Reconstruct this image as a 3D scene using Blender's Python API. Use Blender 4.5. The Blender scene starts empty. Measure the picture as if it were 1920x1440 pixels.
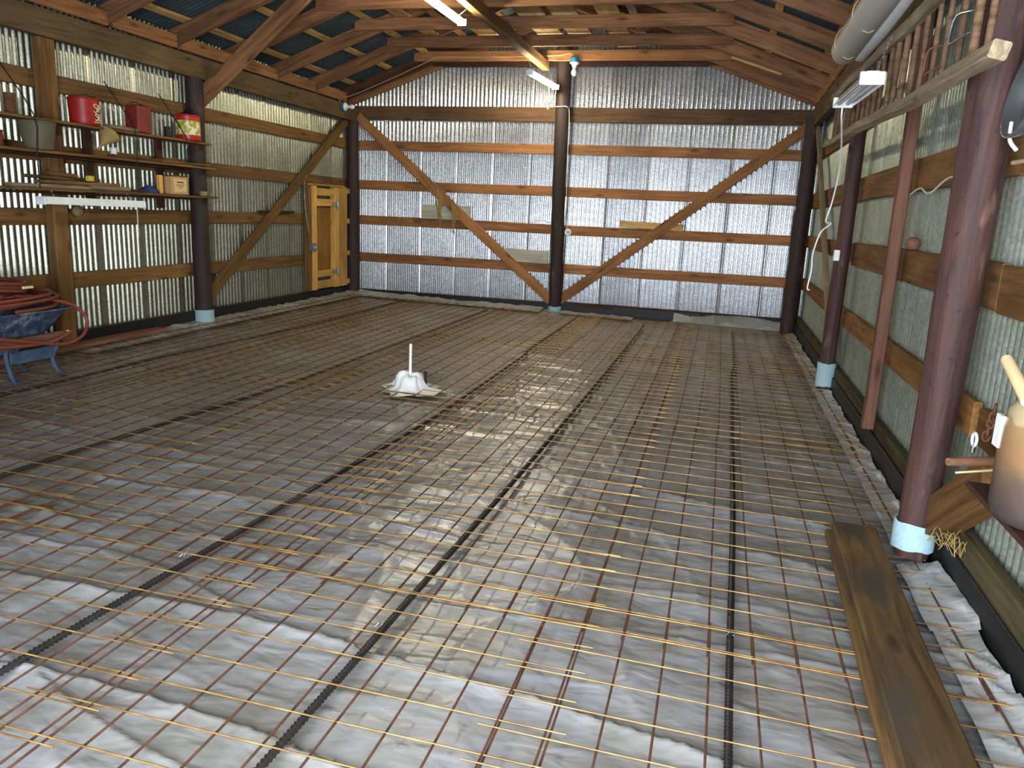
import bpy, math, random
import numpy as np
from mathutils import Vector, Matrix, noise
random.seed(7)
scene = bpy.context.scene
PI = math.pi
W = 7.3            # inside width; back wall girt faces at y = 0, camera end at negative y
YF = -12.9         # front wall with the open doorway

# ------------------------------------------------------------------ camera
F, CX, CY, CZ, YA, PT, RO = 1439.2, 6.127, -12.139, 1.569, -0.2560, 0.2190, -0.0450
R0 = Vector((math.cos(YA), -math.sin(YA), 0)); FH = Vector((math.sin(YA), math.cos(YA), 0)); Z = Vector((0, 0, 1))
FW = math.cos(PT)*FH - math.sin(PT)*Z
U0 = math.sin(PT)*FH + math.cos(PT)*Z
cr, sr = math.cos(RO), math.sin(RO)
RR = cr*R0 + (-sr)*U0
UU = sr*R0 + cr*U0
cd = bpy.data.cameras.new('camera'); cam = bpy.data.objects.new('camera', cd)
scene.collection.objects.link(cam)
m = Matrix.Identity(4)
for i in range(3):
    m[i][0] = RR[i]; m[i][1] = UU[i]; m[i][2] = -FW[i]
m[0][3], m[1][3], m[2][3] = CX, CY, CZ
cam.matrix_world = m
cd.sensor_width = 36; cd.lens = 36*F/1920; cd.clip_start = .05; cd.clip_end = 100
scene.camera = cam

# ------------------------------------------------------------------ world, light, exposure
w = bpy.data.worlds.new('world'); scene.world = w; w.use_nodes = True
w.node_tree.nodes['Background'].inputs[0].default_value = (.80, .90, 1.0, 1)
w.node_tree.nodes['Background'].inputs[1].default_value = .8
def area(name, loc, target, sx, sy, power, col):
    l = bpy.data.lights.new(name, 'AREA'); l.shape = 'RECTANGLE'; l.size = sx; l.size_y = sy
    l.energy = power; l.color = col
    o = bpy.data.objects.new(name, l); scene.collection.objects.link(o)
    o.location = loc
    o.rotation_euler = (Vector(target)-Vector(loc)).to_track_quat('-Z', 'Z').to_euler()
    return o
# daylight through the open doorway behind the camera
area('doorway_daylight', (5.55, YF-.12, 1.40), (5.55, 0, 1.40), 2.9, 2.5, 470, (.81, .88, 1.0))
TUBE_STRENGTH = 160.0
scene.view_settings.view_transform = 'Standard'
scene.view_settings.look = 'None'
scene.view_settings.exposure = 0.6
scene.view_settings.gamma = 1.0
scene.view_settings.use_curve_mapping = False

# ------------------------------------------------------------------ materials
def lin(r, g, b):
    f = lambda c: ((c/255+.055)/1.055)**2.4 if c/255 > .04045 else c/255/12.92
    return (f(r), f(g), f(b), 1)
def newmat(name):
    m = bpy.data.materials.new(name); m.use_nodes = True
    nt = m.node_tree; b = nt.nodes['Principled BSDF']
    return m, nt, b
def L(nt, a, b): nt.links.new(a, b)
def node(nt, t, **kw):
    n = nt.nodes.new(t)
    for k, v in kw.items(): setattr(n, k, v)
    return n
def mixc(nt, fac, a, b, mode='MIX'):
    n = node(nt, 'ShaderNodeMix', data_type='RGBA', blend_type=mode)
    for s, v in ((0, fac), (6, a), (7, b)):
        if isinstance(v, (tuple, list, float, int)): n.inputs[s].default_value = v
        else: L(nt, v, n.inputs[s])
    return n.outputs[2]
def ramp(nt, src, stops):
    r = node(nt, 'ShaderNodeValToRGB'); L(nt, src, r.inputs[0])
    e = r.color_ramp.elements
    e[0].position, e[0].color = stops[0][0], stops[0][1]
    e[1].position, e[1].color = stops[1][0], stops[1][1]
    for p, c in stops[2:]:
        q = e.new(p); q.color = c
    return r.outputs[0]
G = lambda v: (v, v, v, 1)
def coords(nt, scale=(1, 1, 1), rnd=True):
    tc = node(nt, 'ShaderNodeTexCoord'); mp = node(nt, 'ShaderNodeMapping'); mp.inputs['Scale'].default_value = scale
    L(nt, tc.outputs['Object'], mp.inputs['Vector'])
    if rnd:
        oi = node(nt, 'ShaderNodeObjectInfo'); mu = node(nt, 'ShaderNodeMath', operation='MULTIPLY'); mu.inputs[1].default_value = 37.0
        L(nt, oi.outputs['Random'], mu.inputs[0])
        cb = node(nt, 'ShaderNodeCombineXYZ'); L(nt, mu.outputs[0], cb.inputs[0]); L(nt, mu.outputs[0], cb.inputs[1])
        L(nt, cb.outputs[0], mp.inputs['Location'])
    return mp.outputs[0]
def ntex(nt, vec, scale, detail=4, rough=.55, dist=0):
    n = node(nt, 'ShaderNodeTexNoise'); L(nt, vec, n.inputs['Vector'])
    n.inputs['Scale'].default_value = scale; n.inputs['Detail'].default_value = detail
    n.inputs['Roughness'].default_value = rough; n.inputs['Distortion'].default_value = dist
    return n.outputs['Fac']
def bump(nt, b, src, strength=.3, dist=.01):
    n = node(nt, 'ShaderNodeBump'); n.inputs['Strength'].default_value = strength; n.inputs['Distance'].default_value = dist
    L(nt, src, n.inputs['Height']); L(nt, n.outputs[0], b.inputs['Normal'])
def wood(name, dark, light, rough=.75, knots=True, stain=None):
    m, nt, b = newmat(name)
    v = coords(nt, (.55, 9, 9)); g = ntex(nt, v, 2.2, 6, .62, 1.2)
    c = ramp(nt, g, [(.28, dark), (.72, light)])
    v2 = coords(nt, (.8, 1.3, 1.3)); n2 = ntex(nt, v2, 1.6, 3)
    sh = ramp(nt, n2, [(.3, G(.62)), (.7, G(1.12))])
    c = mixc(nt, 1.0, c, sh, 'MULTIPLY')
    if knots:
        v3 = coords(nt, (1.6, 5.0, 5.0)); vo = node(nt, 'ShaderNodeTexVoronoi'); vo.inputs['Scale'].default_value = 1.3
        L(nt, v3, vo.inputs['Vector'])
        k = ramp(nt, vo.outputs['Distance'], [(.05, G(.22)), (.2, G(1))])
        c = mixc(nt, .8, c, k, 'MULTIPLY')
    if stain:
        n3 = ntex(nt, coords(nt, (1, 3, 3)), 2.0, 4)
        f = ramp(nt, n3, [(.5, G(0)), (.66, G(1))])
        c = mixc(nt, f, c, stain)
    oi = node(nt, 'ShaderNodeObjectInfo')
    rr = ramp(nt, oi.outputs['Random'], [(0, (.78, .76, .74, 1)), (1, (1.16, 1.12, 1.08, 1))])
    c = mixc(nt, 1.0, c, rr, 'MULTIPLY')
    L(nt, c, b.inputs['Base Color']); b.inputs['Roughness'].default_value = rough
    b.inputs['Specular IOR Level'].default_value = .25
    bump(nt, b, g, .35, .004)
    return m
M = {}
M['girt'] = wood('girt_wood', lin(114, 76, 46), lin(178, 126, 80))
M['dark_girt'] = wood('dark_weathered_girt_wood', lin(70, 50, 34), lin(118, 88, 60))
M['girt_left'] = wood('weathered_girt_wood', lin(84, 59, 32), lin(142, 106, 60))
M['girt_right'] = wood('oiled_girt_wood', lin(88, 58, 26), lin(150, 108, 60))
M['rafter'] = wood('rafter_wood', lin(86, 58, 38), lin(154, 110, 74))
M['beam'] = wood('beam_wood', lin(64, 51, 34), lin(110, 90, 60))
M['grey'] = wood('weathered_grey_wood', lin(104, 90, 70), lin(166, 150, 122))
M['brace'] = wood('brace_wood', lin(122, 82, 48), lin(184, 130, 80))
M['new'] = wood('new_yellow_wood', lin(178, 132, 62), lin(222, 178, 104))
M['osb'] = wood('door_panel_wood', lin(120, 86, 34), lin(160, 116, 56), knots=False)
M['plank'] = wood('floor_plank_wood', lin(66, 52, 30), lin(124, 94, 56), stain=lin(70, 62, 50))
M['sill'] = wood('mossy_sill_wood', lin(46, 40, 24), lin(92, 82, 52), stain=lin(70, 78, 38))
M['darkboard'] = wood('dark_brown_wood', lin(44, 26, 18), lin(84, 54, 36))
M['red_post'] = wood('red_brown_post_wood', lin(88, 58, 44), lin(138, 98, 76))
M['ply'] = wood('pale_plank_wood', lin(150, 118, 66), lin(206, 172, 112))
M['rung'] = wood('rusty_rung_wood', lin(70, 52, 36), lin(128, 100, 74))
M['pale_board'] = wood('painted_pale_board', lin(150, 150, 134), lin(186, 186, 168), knots=False)
def pole_mat(name, dark, light, hl):
    m, nt, b = newmat(name)
    v = coords(nt, (10, 10, .7)); g = ntex(nt, v, 1.6, 6, .65, .8)
    c = ramp(nt, g, [(.3, dark), (.68, light)])
    n2 = ntex(nt, coords(nt, (3.5, 3.5, 1.2)), 2.2, 3)
    f = ramp(nt, n2, [(.6, G(0)), (.74, G(.8))])
    c = mixc(nt, f, c, hl)
    k = ntex(nt, coords(nt, (1, 1, 1)), 26, 2)
    kk = ramp(nt, k, [(.27, G(.35)), (.34, G(1))])
    c = mixc(nt, .9, c, kk, 'MULTIPLY')
    L(nt, c, b.inputs['Base Color']); b.inputs['Roughness'].default_value = .72
    bump(nt, b, g, .9, .01)
    return m
M['pole'] = pole_mat('creosote_pole', lin(24, 16, 14), lin(54, 35, 29), lin(88, 62, 48))
M['pole_red'] = pole_mat('red_stained_pole', lin(32, 18, 15), lin(78, 46, 38), lin(134, 100, 76))

def metal_sheet_mat(name, col, rough, met, dirt):
    m, nt, b = newmat(name)
    tc = node(nt, 'ShaderNodeTexCoord')
    vo = node(nt, 'ShaderNodeTexVoronoi'); vo.inputs['Scale'].default_value = 55; L(nt, tc.outputs['Object'], vo.inputs['Vector'])
    sp = ramp(nt, vo.outputs['Color'], [(.1, G(.78)), (.9, G(1.12))])
    n1 = ntex(nt, tc.outputs['Object'], 2.3, 5)
    d = ramp(nt, n1, [(.35, dirt), (.7, (1, 1, 1, 1))])
    c = mixc(nt, 1.0, col, sp, 'MULTIPLY'); c = mixc(nt, 1.0, c, d, 'MULTIPLY')
    oi = node(nt, 'ShaderNodeObjectInfo')
    rr = ramp(nt, oi.outputs['Random'], [(0, G(.84)), (1, G(1.12))])
    c = mixc(nt, 1.0, c, rr, 'MULTIPLY')
    L(nt, c, b.inputs['Base Color']); b.inputs['Metallic'].default_value = met
    n2 = ntex(nt, tc.outputs['Object'], 70, 3)
    r = node(nt, 'ShaderNodeMapRange'); L(nt, n2, r.inputs[0]); r.inputs[3].default_value = rough-.1; r.inputs[4].default_value = rough+.12
    L(nt, r.outputs[0], b.inputs['Roughness'])
    bump(nt, b, n2, .22, .002)
    return m
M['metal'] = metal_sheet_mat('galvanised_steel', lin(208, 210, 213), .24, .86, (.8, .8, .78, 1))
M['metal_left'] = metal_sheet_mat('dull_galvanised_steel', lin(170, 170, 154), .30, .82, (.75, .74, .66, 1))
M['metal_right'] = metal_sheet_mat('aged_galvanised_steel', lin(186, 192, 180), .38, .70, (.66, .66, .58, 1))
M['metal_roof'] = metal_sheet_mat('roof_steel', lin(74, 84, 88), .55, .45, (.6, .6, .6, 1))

def plain(name, col, rough=.6, met=0, var=.12, scale=8, spec=.4, bmp=0):
    m, nt, b = newmat(name)
    n = ntex(nt, coords(nt), scale, 4)
    r = ramp(nt, n, [(.3, G(1-var)), (.7, G(1+var))])
    L(nt, mixc(nt, 1.0, col, r, 'MULTIPLY'), b.inputs['Base Color'])
    b.inputs['Roughness'].default_value = rough; b.inputs['Metallic'].default_value = met
    b.inputs['Specular IOR Level'].default_value = spec
    if bmp: bump(nt, b, n, bmp, .004)
    return m
M['black'] = plain('black_liner', lin(20, 20, 20), .55, 0, .3, 5)
M['gravel'] = plain('gravel_base', lin(92, 84, 72), .9, 0, .45, 30, bmp=.8)
M['white'] = plain('white_enamel', lin(232, 234, 232), .35)
M['socket'] = plain('pale_white_plastic', lin(226, 226, 218), .4)
M['cable'] = plain('white_cable', lin(212, 204, 184), .5)
M['cable_brown'] = plain('old_tan_cable', lin(168, 146, 108), .6)
M['blue_box'] = plain('blue_plastic', lin(22, 120, 160), .45)
M['foam'] = plain('pale_blue_foam', lin(150, 178, 182), .8, 0, .12, 60, bmp=.4)
M['galv'] = plain('galvanised_hardware', lin(150, 154, 156), .35, .9)
M['rusty'] = plain('rusty_iron', lin(104, 66, 44), .8, .3, .35, 25)
M['red'] = plain('red_paint', lin(150, 30, 24), .45, 0, .25, 9)
M['dark_red'] = plain('dull_red_paint', lin(118, 34, 26), .55, 0, .25, 9)
M['cream'] = plain('cream_paint', lin(226, 204, 150), .5)
M['greybucket'] = plain('dull_grey_plastic', lin(92, 88, 66), .6, 0, .2)
M['yellow'] = plain('yellow_plastic', lin(196, 176, 60), .5)
M['blue_cloth'] = plain('blue_rag', lin(36, 56, 110), .8)
M['hose'] = plain('red_rubber_hose', lin(118, 56, 42), .45, 0, .15, 6)
M['wb_leg'] = plain('worn_blue_enamel', lin(66, 82, 104), .6, 0, .4, 9)
M['straw'] = plain('dry_straw', lin(150, 126, 74), .8)
M['box_card'] = plain('tan_cardboard', lin(190, 150, 98), .7)
M['box_label'] = plain('pale_paper_label', lin(216, 184, 136), .7)
M['ink'] = plain('dark_print', lin(86, 56, 36), .7)
M['roll'] = plain('grey_vinyl_roll', lin(158, 154, 142), .5, 0, .1, 3)
M['pipe_white'] = plain('white_pvc', lin(236, 236, 226), .35)
M['bulb'] = plain('white_glass_bulb', lin(240, 240, 235), .25)
M['black_hardware'] = plain('black_steel', lin(28, 24, 22), .5, .3)
M['reflector'] = plain('shiny_reflector', lin(226, 226, 232), .25, .4, .05)
def rust_mat():
    m, nt, b = newmat('rusted_wire')
    tc = node(nt, 'ShaderNodeTexCoord')
    n = ntex(nt, tc.outputs['Object'], 7, 5)
    c = ramp(nt, n, [(.3, lin(94, 64, 36)), (.5, lin(146, 110, 60)), (.72, lin(192, 156, 90))])
    L(nt, c, b.inputs['Base Color']); b.inputs['Roughness'].default_value = .42; b.inputs['Metallic'].default_value = .5
    return m
M['rust'] = rust_mat()
def rust_dark():
    m, nt, b = newmat('dark_rusted_wire')
    tc = node(nt, 'ShaderNodeTexCoord')
    n = ntex(nt, tc.outputs['Object'], 9, 5)
    c = ramp(nt, n, [(.3, lin(62, 40, 28)), (.7, lin(112, 72, 50))])
    L(nt, c, b.inputs['Base Color']); b.inputs['Roughness'].default_value = .7; b.inputs['Metallic'].default_value = .2
    return m
M['rust_dark'] = rust_dark()
M['tube_black'] = plain('black_ribbed_plastic', lin(46, 42, 40), .38, 0, .3, 14)
def tray_mat():
    m, nt, b = newmat('blue_tray_splashed_with_cement')
    n = ntex(nt, coords(nt), 7, 5, .65)
    c = ramp(nt, n, [(.45, lin(40, 56, 82)), (.54, lin(70, 86, 104)), (.63, lin(140, 138, 128))])
    L(nt, c, b.inputs['Base Color']); b.inputs['Roughness'].default_value = .6
    return m
M['tray'] = tray_mat()
def can_label():
    m, nt, b = newmat('yellow_red_can_print')
    tc = node(nt, 'ShaderNodeTexCoord'); s = node(nt, 'ShaderNodeSeparateXYZ'); L(nt, tc.outputs['Object'], s.inputs[0])
    band = ramp(nt, s.outputs[2], [(.055, G(0)), (.06, G(1)), (.205, G(1)), (.21, G(0))])
    n = ntex(nt, tc.outputs['Object'], 16, 3)
    lab = ramp(nt, n, [(.44, lin(160, 150, 46)), (.5, lin(176, 168, 60)), (.56, lin(222, 214, 180))])
    c = mixc(nt, band, lin(172, 30, 22), lab)
    L(nt, c, b.inputs['Base Color']); b.inputs['Roughness'].default_value = .4
    return m
M['can'] = can_label()
def jug_mat():
    m, nt, b = newmat('cloudy_plastic_with_brown_liquid')
    tc = node(nt, 'ShaderNodeTexCoord'); s = node(nt, 'ShaderNodeSeparateXYZ'); L(nt, tc.outputs['Object'], s.inputs[0])
    n = ntex(nt, tc.outputs['Object'], 9, 4)
    ad = node(nt, 'ShaderNodeMath', operation='MULTIPLY_ADD'); L(nt, n, ad.inputs[0]); ad.inputs[1].default_value = .1; L(nt, s.outputs[2], ad.inputs[2])
    c = ramp(nt, ad.outputs[0], [(.09, lin(58, 50, 46)), (.19, lin(84, 68, 56)), (.26, lin(124, 94, 62)), (.365, lin(134, 106, 72)), (.38, lin(158, 142, 106))])
    L(nt, c, b.inputs['Base Color']); b.inputs['Roughness'].default_value = .38
    return m
M['jug'] = jug_mat()
def plastic_mat(nm='translucent_poly_sheeting', cols=((112, 110, 100), (132, 132, 129), (150, 151, 154))):
    m, nt, b = newmat(nm)
    tc = node(nt, 'ShaderNodeTexCoord')
    n = ntex(nt, tc.outputs['Object'], 1.7, 5, .6)
    c = ramp(nt, n, [(.32, lin(*cols[0])), (.52, lin(*cols[1])), (.75, lin(*cols[2]))])
    L(nt, c, b.inputs['Base Color'])
    b.inputs['Roughness'].default_value = .33; b.inputs['Specular IOR Level'].default_value = .85
    b.inputs['Coat Weight'].default_value = .25; b.inputs['Coat Roughness'].default_value = .24
    mp = node(nt, 'ShaderNodeMapping'); mp.inputs['Scale'].default_value = (1.0, 1.9, 1); mp.inputs['Rotation'].default_value = (0, 0, .3)
    L(nt, tc.outputs['Object'], mp.inputs[0])
    n2 = ntex(nt, mp.outputs[0], 6.0, 2.5, .45, .35)
    bump(nt, b, n2, .45, .035)
    return m
M['poly'] = plastic_mat(cols=((118, 115, 104), (135, 134, 130), (150, 150, 153)))
M['poly_clean'] = plastic_mat('doubled_pale_poly_sheeting', ((142, 141, 132), (158, 158, 153), (174, 174, 174)))
def emit(name, col, s):
    m, nt, b = newmat(name)
    b.inputs['Emission Color'].default_value = col; b.inputs['Emission Strength'].default_value = s
    b.inputs['Base Color'].default_value = (.9, .9, .9, 1)
    return m
M['tube'] = emit('lit_fluorescent_tube', (1.0, .92, .68, 1), TUBE_STRENGTH)

# ------------------------------------------------------------------ helpers
col = scene.collection
def tag(o, label=None, cat=None, group=None, kind=None):
    if label: o['label'] = label
    if cat: o['category'] = cat
    if group: o['group'] = group
    if kind: o['kind'] = kind
    return o
def empty(name, loc=(0, 0, 0), rz=0, **kw):
    o = bpy.data.objects.new(name, None); col.objects.link(o); o.empty_display_size = .1
    o.location = loc; o.rotation_euler = (0, 0, rz)
    return tag(o, **kw)
def world_m(o):
    m = o.matrix_basis.copy()
    return (world_m(o.parent) @ o.matrix_parent_inverse @ m) if o.parent else m
def par(o, p):
    """parent keeping the world placement already in o.matrix_basis"""
    if p is not None:
        o.parent = p; o.matrix_parent_inverse = world_m(p).inverted()
    return o
def mobj(name, me, mat, parent=None, mw=None):
    o = bpy.data.objects.new(name, me); col.objects.link(o)
    if mat is not None and len(me.materials) == 0: me.materials.append(mat)
    if mw is not None: o.matrix_basis = mw
    par(o, parent)
    return o
class MB:
    def __init__(s): s.v = []; s.f = []; s.sm = []
    def add(s, v, f, smooth=False):
        n = len(s.v); s.v += [tuple(p) for p in v]
        s.f += [tuple(i+n for i in q) for q in f]; s.sm += [smooth]*len(f)
        return s
    def box(s, c, d, bev=0, rot=None):
        x, y, z = [k/2 for k in d]
        b = min(bev, x*.45, y*.45, z*.45)
        P = []
        if b <= 0:
            P = [(i*x, j*y, k*z) for i in (-1, 1) for j in (-1, 1) for k in (-1, 1)]
            Fc = [(0, 1, 3, 2), (4, 6, 7, 5), (0, 4, 5, 1), (2, 3, 7, 6), (0, 2, 6, 4), (1, 5, 7, 3)]
        else:
            ring = [(-x+b, -y), (x-b, -y), (x, -y+b), (x, y-b), (x-b, y), (-x+b, y), (-x, y-b), (-x, -y+b)]
            lay = [(-z, b), (-z+b, 0), (z-b, 0), (z, b)]
            for (zz, ins) in lay:
                for (px, py) in ring:
                    sx = (abs(px)-ins)*(1 if px > 0 else -1); sy = (abs(py)-ins)*(1 if py > 0 else -1)
                    P.append((sx, sy, zz))
            Fc = [tuple(range(7, -1, -1)), tuple(range(24, 32))]
            for a in range(3):
                for i in range(8):
                    j = (i+1) % 8; Fc.append((a*8+i, a*8+j, a*8+8+j, a*8+8+i))
        if rot is not None: P = [rot @ Vector(p) for p in P]
        P = [(p[0]+c[0], p[1]+c[1], p[2]+c[2]) for p in P]
        return s.add(P, Fc)
    def tube(s, pts, r, n=8, cap=True, smooth=True, closed=False):
        pts = [Vector(p) for p in pts]; N = len(pts)
        rad = r if isinstance(r, (list, tuple)) else [r]*N
        V = []; up = None
        for i, p in enumerate(pts):
            if closed: t = (pts[(i+1) % N]-pts[i-1]).normalized()
            else: t = (pts[min(i+1, N-1)]-pts[max(i-1, 0)]).normalized()
            if up is None:
                up = Vector((0, 0, 1)) if abs(t.z) < .9 else Vector((0, 1, 0))
            a = (up - t*up.dot(t))
            if a.length < 1e-5: a = Vector((1, 0, 0)) - t*t.x
            a.normalize(); up = a; b = t.cross(a)
            for k in range(n):
                th = 2*PI*k/n; V.append(p + (a*math.cos(th)+b*math.sin(th))*rad[i])
        Fc = []
        for i in range(N if closed else N-1):
            q = (i+1) % N
            for k in range(n):
                l = (k+1) % n; Fc.append((i*n+k, i*n+l, q*n+l, q*n+k))
        s.add(V, Fc, smooth)
        if cap and not closed:
            s.add(V[:n], [tuple(range(n-1, -1, -1))]); s.add(V[-n:], [tuple(range(n))])
        return s
    def lathe(s, prof, n=24, c=(0, 0, 0), smooth=True, sx=1, sy=1):
        V = []; 
        for (r, z) in prof:
            for k in range(n):
                th = 2*PI*k/n; V.append((c[0]+r*sx*math.cos(th), c[1]+r*sy*math.sin(th), c[2]+z))
        Fc = []
        for i in range(len(prof)-1):
            for k in range(n):
                l = (k+1) % n; Fc.append((i*n+k, i*n+l, (i+1)*n+l, (i+1)*n+k))
        return s.add(V, Fc, smooth)
    def mesh(s, name):
        me = bpy.data.meshes.new(name); me.from_pydata(s.v, [], s.f)
        me.polygons.foreach_set('use_smooth', s.sm); me.update(); return me
    def build(s, name, mat, parent=None, mw=None, at=None):
        """at: world point that becomes the object's origin"""
        if at is not None:
            a = Vector(at); s.v = [(p[0]-a.x, p[1]-a.y, p[2]-a.z) for p in s.v]; mw = Matrix.Translation(a)
        return mobj(name, s.mesh(name), mat, parent, mw)
def frame(p0, p1, wdir):
    p0, p1 = Vector(p0), Vector(p1); x = (p1-p0).normalized(); w_ = Vector(wdir)
    y = (w_ - x*w_.dot(x)).normalized(); z = x.cross(y)
    m = Matrix.Identity(4)
    for i in range(3): m[i][0] = x[i]; m[i][1] = y[i]; m[i][2] = z[i]; m[i][3] = (p0[i]+p1[i])/2
    return m, (p1-p0).length
def board(name, p0, p1, wdir, width, thick, mat, parent=None, seg=None, warp=.003):
    """sawn board from p0 to p1; width along wdir"""
    mw, ln = frame(p0, p1, wdir)
    n = seg or max(2, int(ln/.45)); b = min(.006, thick*.2)
    y, z = width/2, thick/2
    ring = [(-y+b, -z), (y-b, -z), (y, -z+b), (y, z-b), (y-b, z), (-y+b, z), (-y, z-b), (-y, -z+b)]
    V = []; sd = random.random()*50
    for i in range(n+1):
        x = -ln/2+ln*i/n
        oy = warp*noise.noise(Vector((x*1.2, sd, 0)))*2; oz = warp*noise.noise(Vector((x*1.2, sd, 9)))*2
        for (a, c) in ring: V.append((x, a+oy+random.uniform(-1, 1)*.0012, c+oz))
    Fc = [tuple(range(7, -1, -1)), tuple(n*8+k for k in range(8))]
    for i in range(n):
        for k in range(8):
            l = (k+1) % 8; Fc.append((i*8+k, i*8+l, i*8+8+l, i*8+8+k))
    me = bpy.data.meshes.new(name); me.from_pydata(V, [], [tuple(reversed(q)) for q in Fc]); me.update()
    return mobj(name, me, mat, parent, mw)
def pole(name, p0, p1, r0, r1, mat, parent=None, seed=0):
    p0, p1 = Vector(p0), Vector(p1); N = 26; n = 20; mb = MB(); V = []
    for i in range(N):
        t = i/(N-1); c = p0.lerp(p1, t); r = r0+(r1-r0)*t
        c = c + Vector((noise.noise(Vector((t*3, seed, 0))), noise.noise(Vector((t*3, seed, 5))), 0))*.012
        for k in range(n):
            th = 2*PI*k/n
            rr = r*(1+.09*noise.noise(Vector((math.cos(th)*1.3, math.sin(th)*1.3, t*7+seed))))
            V.append((c.x+rr*math.cos(th), c.y+rr*math.sin(th), c.z))
    Fc = []
    for i in range(N-1):
        for k in range(n):
            l = (k+1) % n; Fc.append((i*n+k, i*n+l, i*n+n+l, i*n+n+k))
    mb.add(V, Fc, True); mb.add(V[:n], [tuple(range(n-1, -1, -1))]); mb.add(V[-n:], [tuple(range(n))])
    return mb.build(name, mat, parent, at=p0)
def smooth_path(pts, sub=6, closed=False):
    P = [Vector(p) for p in pts]; N = len(P); out = []
    rng = range(N if closed else N-1)
    for i in rng:
        if closed: a, b, c, d = P[i-1], P[i], P[(i+1) % N], P[(i+2) % N]
        else: a, b, c, d = P[max(i-1, 0)], P[i], P[i+1], P[min(i+2, N-1)]
        for k in range(sub):
            t = k/sub
            out.append(.5*((2*b)+(c-a)*t+(2*a-5*b+4*c-d)*t*t+(3*b-a-3*c+d)*t**3))
    if not closed: out.append(P[-1])
    return out
def cable(name, pts, r, mat, parent=None, sub=6):
    mb = MB(); mb.tube(smooth_path(pts, sub), r, 6); return mb.build(name, mat, parent, at=pts[0])
def fl(x, y):
    t = min(1, max(0, (y+11)/11)); return .11*(1-x/7.3)*(.25+.75*t)

# ------------------------------------------------------------------ floor
gx = np.linspace(-.06, 7.36, 30); gy = np.linspace(YF, .06, 50)
mb = MB(); V = []
for yy in gy:
    for xx in gx: V.append((xx, yy, fl(xx, yy)-.06+.006*noise.noise(Vector((xx*3, yy*3, 0)))))
nx = len(gx)
mb.add(V, [(j*nx+i, j*nx+i+1, (j+1)*nx+i+1, (j+1)*nx+i) for j in range(len(gy)-1) for i in range(nx-1)], True)
floor = mb.build('floor', M['gravel']); tag(floor, kind='structure')

# ------------------------------------------------------------------ corrugated walls
PITCH, AMP = .068, .014
def sheet_mesh(u0, u1, bot, top, inner, axis, flip, off=0):
    """corrugated sheet: runs along u (x for the back wall, y for the sides), profile depth along the other axis"""
    n = max(2, int(round((u1-u0)/PITCH*8))); V = []
    for i in range(n+1):
        u = u0+(u1-u0)*i/n; d = inner+flip*(AMP+off)+AMP*math.sin(2*PI*u/PITCH)
        if PITCH*.25 < u-u0 < PITCH*.95: d = inner+flip*(AMP*.5)+AMP*.30*math.sin(2*PI*u/PITCH+1.2)
        zs = (bot, top(u))
        for z in zs: V.append((u, d, z) if axis == 'x' else (d, u, z))
    Fc = [(2*i, 2*i+2, 2*i+3, 2*i+1) for i in range(n)]
    return V, Fc
def wall_sheets(parent, lo, hi, bot, top, inner, axis, flip, mat, cov=9*PITCH, skip=None):
    k = 0; u = lo
    while u < hi-.01:
        a, b = u, min(u+cov+PITCH*1.1, hi)
        if not (skip and skip(a, b)):
            V, Fc = sheet_mesh(a, b, bot, top, inner, axis, flip, off=.0022*(k % 2))
            mb = MB(); mb.add(V, Fc, True)
            c = ((a+b)/2, inner, bot) if axis == 'x' else (inner, (a+b)/2, bot)
            mb.build('metal_sheet', mat, parent, at=c)
        u += cov; k += 1
SL = .365
roofz = lambda x: 3.16+.19+SL*min(x, W-x)      # rafter top line (approx 4.4 in 12)
wall_back = empty('wall_back', kind='structure')
wall_left = empty('wall_left', kind='structure')
wall_right = empty('wall_right', kind='structure')
wall_front = empty('wall_front', kind='structure')
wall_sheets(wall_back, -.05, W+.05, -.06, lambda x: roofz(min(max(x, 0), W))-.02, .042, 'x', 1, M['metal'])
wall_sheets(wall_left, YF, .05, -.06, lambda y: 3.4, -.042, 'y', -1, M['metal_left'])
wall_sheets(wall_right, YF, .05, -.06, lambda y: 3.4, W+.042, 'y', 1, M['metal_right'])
# front wall beside and above the open doorway (behind the camera)
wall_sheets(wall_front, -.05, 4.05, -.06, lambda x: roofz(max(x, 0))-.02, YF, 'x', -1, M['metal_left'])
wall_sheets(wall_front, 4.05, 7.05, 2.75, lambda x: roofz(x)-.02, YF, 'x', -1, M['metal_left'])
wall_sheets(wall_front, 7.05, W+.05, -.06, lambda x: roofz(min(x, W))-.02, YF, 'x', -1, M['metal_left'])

# girts: back wall in two halves
ZR = {1: 3.07, 2: 2.558, 3: 1.925, 4: 1.345, 5: .733}
XC = 3.6
for k, z in ZR.items():
    h = .215 if k == 1 else .15
    for (a, b) in ((-.03, XC), (XC+.004, W+.03)):
        dz = random.uniform(-.006, .006)
        board('girt', (a, .02, z+dz), (b, .02, z-dz*.5), Z, h, .038, M['girt'] if k > 1 else M['dark_girt'], wall_back)
board('sill', (-.03, .005, .155), (XC, .005, .15), Z, .05, .06, M['darkboard'], wall_back)
board('sill', (XC, -.005, .175), (W, -.005, .165), Z, .075, .08, M['darkboard'], wall_back)
LP = [0, -4.1, -8.3, -12.6]
for k in (2, 3, 4, 5):
    z = ZR[k]
    for a, b in ((-.0, -4.1), (-4.1, -6.12), (-6.12, -8.3), (-8.3, -12.7)):
        board('girt', (-.02, a, z+random.uniform(-.008, .008)), (-.02, b, z+random.uniform(-.008, .008)), Z, .155, .038, M['girt_left'], wall_left)
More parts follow.
